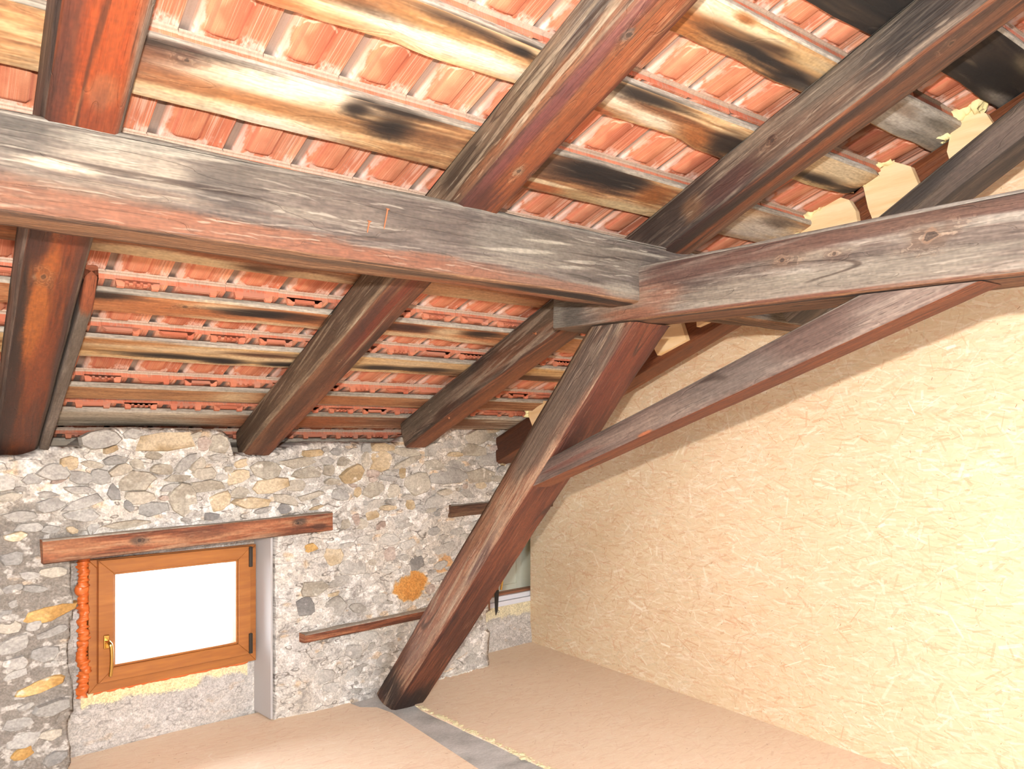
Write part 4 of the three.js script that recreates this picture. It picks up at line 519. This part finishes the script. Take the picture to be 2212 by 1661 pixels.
// rusty nails left in the timber
{
  const rust = std({ color: 0x8a5434, roughness: 0.8 });
  const nail = (parent, p, d, l) => { const g = new THREE.CylinderGeometry(0.0028, 0.002, l, 7); g.translate(0, l / 2, 0); const h = new THREE.CylinderGeometry(0.006, 0.006, 0.003, 9); h.translate(0, l, 0); const q = mergeGeometries([g, h]); q.applyQuaternion(new THREE.Quaternion().setFromUnitVectors(V(0, 1, 0), d.clone().normalize())); q.translate(p.x, p.y, p.z); mesh('nail', q, rust, parent); };
  nail(rD, V(-1.456, 2.2, 2.09), V(-0.25, -0.12, 1), 0.05); nail(rD, V(-1.456, 2.12, 1.9), V(-0.25, -0.2, 1), 0.07);
  nail(rD, V(-1.456, 1.73, 1.13), V(-0.3, -0.2, 1), 0.045); nail(PUR, V(-2.68, 2.235, 2.775), V(0.05, 0.9, 0.3), 0.06); nail(PUR, V(-2.735, 2.215, 2.775), V(0, 0.8, 0.4), 0.035);
}

// pale infill boards with foam between the battens, in front of the chestnut rafter
const spruce = std({ roughness: 0.7, map: dataTex(512, 512, (u, v, c) => { const n = noise(u * 3 + 2, v * 60 + noise(u * 4, v * 5) * 3), m = noise(u * 40, v * 400); c[0] = 240 - n * 16 - m * 6; c[1] = 216 - n * 26 - m * 8; c[2] = 176 - n * 36 - m * 9;  }, true, THREE.MirroredRepeatWrapping) });
const foamMat = std({ color: 0xe9dca6, roughness: 0.95 });
function foamBead(pts, r, seed) {
  const curve = new THREE.CatmullRomCurve3(pts), g = new THREE.TubeGeometry(curve, Math.max(14, pts.length * 8), r, 9, false), p = g.attributes.position, n = g.attributes.normal;
  for (let i = 0; i < p.count; i++) { const k = (noise(p.getX(i) * 70 + p.getZ(i) * 90 + seed, p.getY(i) * 110) - 0.45) * r * 1.1; p.setXYZ(i, p.getX(i) + n.getX(i) * k, p.getY(i) + n.getY(i) * k, p.getZ(i) + n.getZ(i) * k); }
  g.computeVertexNormals(); return g;
}
const OFFZ = (z, off) => [z, ROOF(z, off)];
[
  ['cream infill board just above the tie beam, lowest of three beside the grey sloping strut', [[2.79, 0.02], [2.79, 0.19], [2.9, 0.235], [2.99, 0.235], [3.045, 0.185], [3.075, 0.12], [3.09, 0.02]], [[2.79, 0.17], [2.83, 0.215], [2.9, 0.24], [2.98, 0.238]]],
  ['cream infill board with a clipped corner, middle of three beside the grey sloping strut', [[3.165, -0.01], [3.13, 0.1], [3.11, 0.2], [3.15, 0.225], [3.23, 0.23], [3.31, 0.155], [3.345, 0.05], [3.35, -0.01]], [[3.11, 0.2], [3.13, 0.228], [3.18, 0.236], [3.24, 0.23]]],
  ['cream infill board in thick yellow foam, uppermost of three beside the grey sloping strut', [[3.48, 0.0], [3.45, 0.12], [3.47, 0.21], [3.53, 0.225], [3.59, 0.17], [3.62, 0.1], [3.63, 0.0]], [[3.43, 0.17], [3.45, 0.21], [3.5, 0.232], [3.55, 0.225], [3.59, 0.185]]],
  ['cream infill board below the tie beam beside the head of the leaning strut', [[1.93, 0.03], [1.9, 0.09], [1.92, 0.2], [2.06, 0.2], [2.1, 0.12], [2.135, 0.018]], [[1.92, 0.2], [1.99, 0.215], [2.06, 0.2]]],
  ['narrow cream infill board just under the tie beam, mostly hidden', [[2.205, 0.05], [2.2, 0.2], [2.4, 0.2], [2.4, 0.05], [2.325, 0.035]], [[2.2, 0.2], [2.3, 0.215], [2.38, 0.2]]],
  ['small cream infill board peeping out left of the leaning strut, higher of two', [[1.1, 0.1], [1.07, 0.2], [1.09, 0.25], [1.2, 0.24], [1.2, 0.1]], [[1.08, 0.2], [1.09, 0.24], [1.13, 0.255]]],
  ['cream infill board above the stone wall, left of the leaning strut', [[0.83, 0.04], [0.775, 0.15], [0.765, 0.22], [0.9, 0.21], [0.985, 0.17], [1.035, 0.095]], [[0.765, 0.15], [0.762, 0.2], [0.775, 0.235]]],
].forEach(([label, pts, foam], i) => {
  const c = pts.reduce((a, [z]) => a + z / pts.length, 0), P = pts.map(([z, o]) => OFFZ(z, o));
  const b = group('infill_board', {}); tag(b, label, 'board', 'pale infill boards between the battens');
  const g = planar(zyPlate(P, -0.602, -0.572), 2, 1); mesh('board_panel', g, spruce, b);
  if (foam.length) mesh('foam_bead', foamBead(foam.map(([z, o], k) => V(-0.608 + (k % 2) * 0.006, ROOF(z - 0.006, o + 0.008), z - 0.006)), i === 2 ? 0.026 : 0.016, i * 5), foamMat, b);
});

// ================================================================ WINDOWS (built in the wall's own frame: x = u, y, z = -w)
const wmesh = (name, g, mat, parent) => mesh(name, wallFrame(g.index ? g.toNonIndexed() : g), mat, parent);
const wbox = (u0, u1, y0, y1, w0, w1, r = 0) => box(u0, u1, y0, y1, -w1, -w0, r);
const stainOak = std({ roughness: 0.42, map: dataTex(512, 256, (u, v, c) => { const n = fbm(u * 3, v * 40, 3), m = noise(u * 20, v * 200); c[0] = 158 + (n - 0.5) * 30 + (m - 0.5) * 12; c[1] = 98 + (n - 0.5) * 26 + (m - 0.5) * 9; c[2] = 46 + (n - 0.5) * 18; }, true, THREE.MirroredRepeatWrapping) });
const brass = std({ color: 0xd9b56a, metalness: 1, roughness: 0.22 }), hingeMat = std({ color: 0x3a332c, roughness: 0.5, metalness: 0.5 });
const paneMat = new THREE.MeshPhysicalMaterial({ color: 0xffffff, transmission: 1, thickness: 0, roughness: 0.02, ior: 1.5 });
function mitre(u0, u1, y0, y1, wu, wy, w0, w1) {   // four mitred bars of a frame
  const q = (pts) => { const s = new THREE.Shape(pts.map(([a, b]) => new THREE.Vector2(a, b))); const g = new THREE.ExtrudeGeometry(s, { depth: w1 - w0 - 0.006, bevelEnabled: true, bevelThickness: 0.003, bevelSize: 0.003, bevelOffset: -0.003, bevelSegments: 1 }); g.translate(0, 0, -w1 + 0.003); return g; };
  return [q([[u0, y0], [u1, y0], [u1 - wu, y0 + wy], [u0 + wu, y0 + wy]]), q([[u0, y1], [u0 + wu, y1 - wy], [u1 - wu, y1 - wy], [u1, y1]]), q([[u0, y0], [u0 + wu, y0 + wy], [u0 + wu, y1 - wy], [u0, y1]]), q([[u1, y0], [u1, y1], [u1 - wu, y1 - wy], [u1 - wu, y0 + wy]])];
}
{
  const w = group('window_1', { kind: 'structure' });
  for (const g of mitre(2.303, 3.193, 0.312, 0.99, 0.05, 0.055, -0.02, 0.052)) wmesh('frame_bar', planar(g, 0, 1), stainOak, w);
  for (const g of mitre(2.348, 3.154, 0.362, 0.986, 0.072, 0.07, -0.005, 0.08)) wmesh('sash_bar', planar(g, 0, 1), stainOak, w);
  for (const g of mitre(2.42, 3.082, 0.432, 0.916, 0.011, 0.011, 0.02, 0.07)) wmesh('glazing_bead', planar(g, 0, 1), stainOak, w);
  wmesh('pane', wbox(2.425, 3.077, 0.437, 0.911, 0.03, 0.034), paneMat, w);
  for (const y of [0.925, 0.425]) { const h = wbox(2.34, 2.36, y - 0.058, y + 0.058, 0.055, 0.092, 0.004); wmesh('hinge', h, hingeMat, w); }
  const rose = wbox(3.104, 3.132, 0.535, 0.605, 0.078, 0.09, 0.005);
  const pts = [V(3.118, 0.575, -0.085), V(3.118, 0.575, -0.125), V(3.114, 0.565, -0.138), V(3.11, 0.53, -0.14), V(3.109, 0.48, -0.138), V(3.111, 0.43, -0.134), V(3.113, 0.41, -0.132)];
  const lev = new THREE.TubeGeometry(new THREE.CatmullRomCurve3(pts), 40, 0.0095, 12, false); const tip = new THREE.SphereGeometry(0.0098, 12, 8); tip.translate(3.113, 0.41, -0.132);
  const h = group('handle', {}, w); wmesh('rose', rose, brass, h); wmesh('lever', mergeGeometries([lev.toNonIndexed(), tip.toNonIndexed()]), brass, h);
  // expanding foam squeezed out round the frame
  const of = std({ color: 0xd06a30, roughness: 0.38 }), lf = (u, y, w0) => V(u, y, -w0), r = rng(6);
  const bead = (list, rad, seed, rr) => wmesh('foam_seam', foamBead(list, rad, seed), of, w);
  bead(Array.from({ length: 16 }, (_, i) => lf(3.214 + (r() - 0.5) * 0.012, 0.3 + i * 0.047, 0.035 + r() * 0.012)), 0.023, 3);
  { const s = new THREE.SphereGeometry(0.034, 16, 12); s.scale(1, 1.05, 0.7); s.translate(3.222, 0.845, -0.045); wmesh('foam_blob', s, of, w); }
  bead(Array.from({ length: 14 }, (_, i) => lf(2.296 + (r() - 0.5) * 0.008, 0.62 + i * 0.028, 0.03)), 0.011, 8);
  bead(Array.from({ length: 12 }, (_, i) => lf(2.34 + i * 0.075, 0.306 + (r() - 0.5) * 0.004, 0.024)), 0.008, 13);
  { // smooth plaster reveal on the right side
    const g = wbox(2.287, 2.301, 0.01, 1.045, 0.02, 0.235, 0.004); wmesh('plaster_reveal', g, std({ color: 0xaeaaa7, roughness: 0.9 }), wallBack);
  }
}
{
  const w = group('window_2', { kind: 'structure' }), pale = std({ color: 0xc6cab8, roughness: 0.75 }), white = std({ color: 0xd9dbe2, roughness: 0.4 }), brown = std({ color: 0x8a5a3e, roughness: 0.7 });
  // closed shutter outside: stiles, rails and a sunk panel
  for (const [a, b, c, d, e, f] of [[-0.125, 0.05, 0.35, 1.03, -0.13, -0.1], [0.24, 0.48, 0.36, 1.03, -0.13, -0.1], [0.05, 0.24, 0.36, 0.46, -0.13, -0.1], [0.05, 0.24, 0.95, 1.03, -0.13, -0.1]]) wmesh('shutter_board', wbox(a, b, c, d, e, f, 0.003), pale, w);
  wmesh('shutter_panel', wbox(0.048, 0.242, 0.458, 0.952, -0.13, -0.112), pale, w);
  for (const [a, b] of [[0.355, 0.392], [0.394, 0.43]]) wmesh('sill_profile', wbox(-0.1, 0.46, a - 0.03, b - 0.03, -0.06, 0.004 - (a - 0.355) * 0.3, 0.003), white, w);
  wmesh('threshold', wbox(-0.11, 0.42, 0.4, 0.418, -0.095, -0.03, 0.003), brown, w);
  wmesh('frame_bar', wbox(0.462, 0.49, 0.325, 1.06, -0.03, 0.045, 0.003), brown, w);
  wmesh('sash_stile', wbox(0.404, 0.456, 0.455, 1.06, 0.03, 0.075, 0.004), stainOak, w);
  wmesh('pane', wbox(-0.1, 0.404, 0.42, 1.04, -0.05, -0.046), paneMat, w);
  const lev = new THREE.TubeGeometry(new THREE.CatmullRomCurve3([V(0.414, 0.6, -0.075), V(0.408, 0.6, -0.105), V(0.404, 0.575, -0.115), V(0.405, 0.53, -0.112), V(0.409, 0.48, -0.105)]), 24, 0.0085, 10, false); wmesh('handle', lev, brass, w);
  const st = new THREE.Shape([[0.455, 0.475], [0.418, 0.475], [0.422, 0.4], [0.428, 0.33], [0.444, 0.296], [0.45, 0.34], [0.452, 0.4]].map(([a, b]) => new THREE.Vector2(a, b)));
  const sg = new THREE.ExtrudeGeometry(st, { depth: 0.006, bevelEnabled: true, bevelSize: 0.002, bevelThickness: 0.002, bevelSegments: 1 }); sg.translate(0, 0, -0.09);
  const s = group('pull_strap', {}); tag(s, 'black strap with a metal ring hanging at the small corner window', 'strap'); wmesh('strap_band', sg, std({ color: 0x1c1a19, roughness: 0.6 }), s);
  const ring = new THREE.TorusGeometry(0.008, 0.0018, 8, 20); ring.translate(0.424, 0.318, -0.094); wmesh('ring', ring, std({ color: 0x8a8886, metalness: 1, roughness: 0.3 }), s);
}

// ---------------------------------------------------------------- crumbs along the seams
function crumbs(name, label, pts, mat, seed, n, size) {
  const r = rng(seed), gs = []; for (let i = 0; i < n; i++) { const t = r() * (pts.length - 1), k = Math.min(pts.length - 2, Math.floor(t)), f = t - k, a = pts[k], b = pts[k + 1], s = size * (0.4 + r() * r() * 1.6); const g = new THREE.IcosahedronGeometry(s, 0); g.scale(1 + r(), 0.7, 1 + r()); g.rotateY(r() * 6); g.translate(a[0] + (b[0] - a[0]) * f + (r() - 0.5) * 0.035, 0.004 + s * 0.3, a[1] + (b[1] - a[1]) * f + (r() - 0.5) * 0.02); gs.push(g); }
  const m = mesh(name, mergeGeometries(gs), mat); m.userData.kind = 'stuff'; m.userData.label = label; m.userData.category = 'debris';
}
crumbs('foam_crumbs', 'yellowish foam crumbs along the edge of the grey floor strip', [[-1.45, 0.8], [-1.43, 1.25], [-1.385, 1.9], [-1.35, 2.5]], std({ color: 0xd9cda4, roughness: 1 }), 3, 260, 0.007);
crumbs('plaster_crumbs', 'white plaster crumbs on the floor along the foot of the stone wall', [[-1.35, 0.44], [-1.0, 0.41], [-0.66, 0.36]], std({ color: 0xdcd6cc, roughness: 1 }), 4, 120, 0.007);

renderer.render(scene, camera);
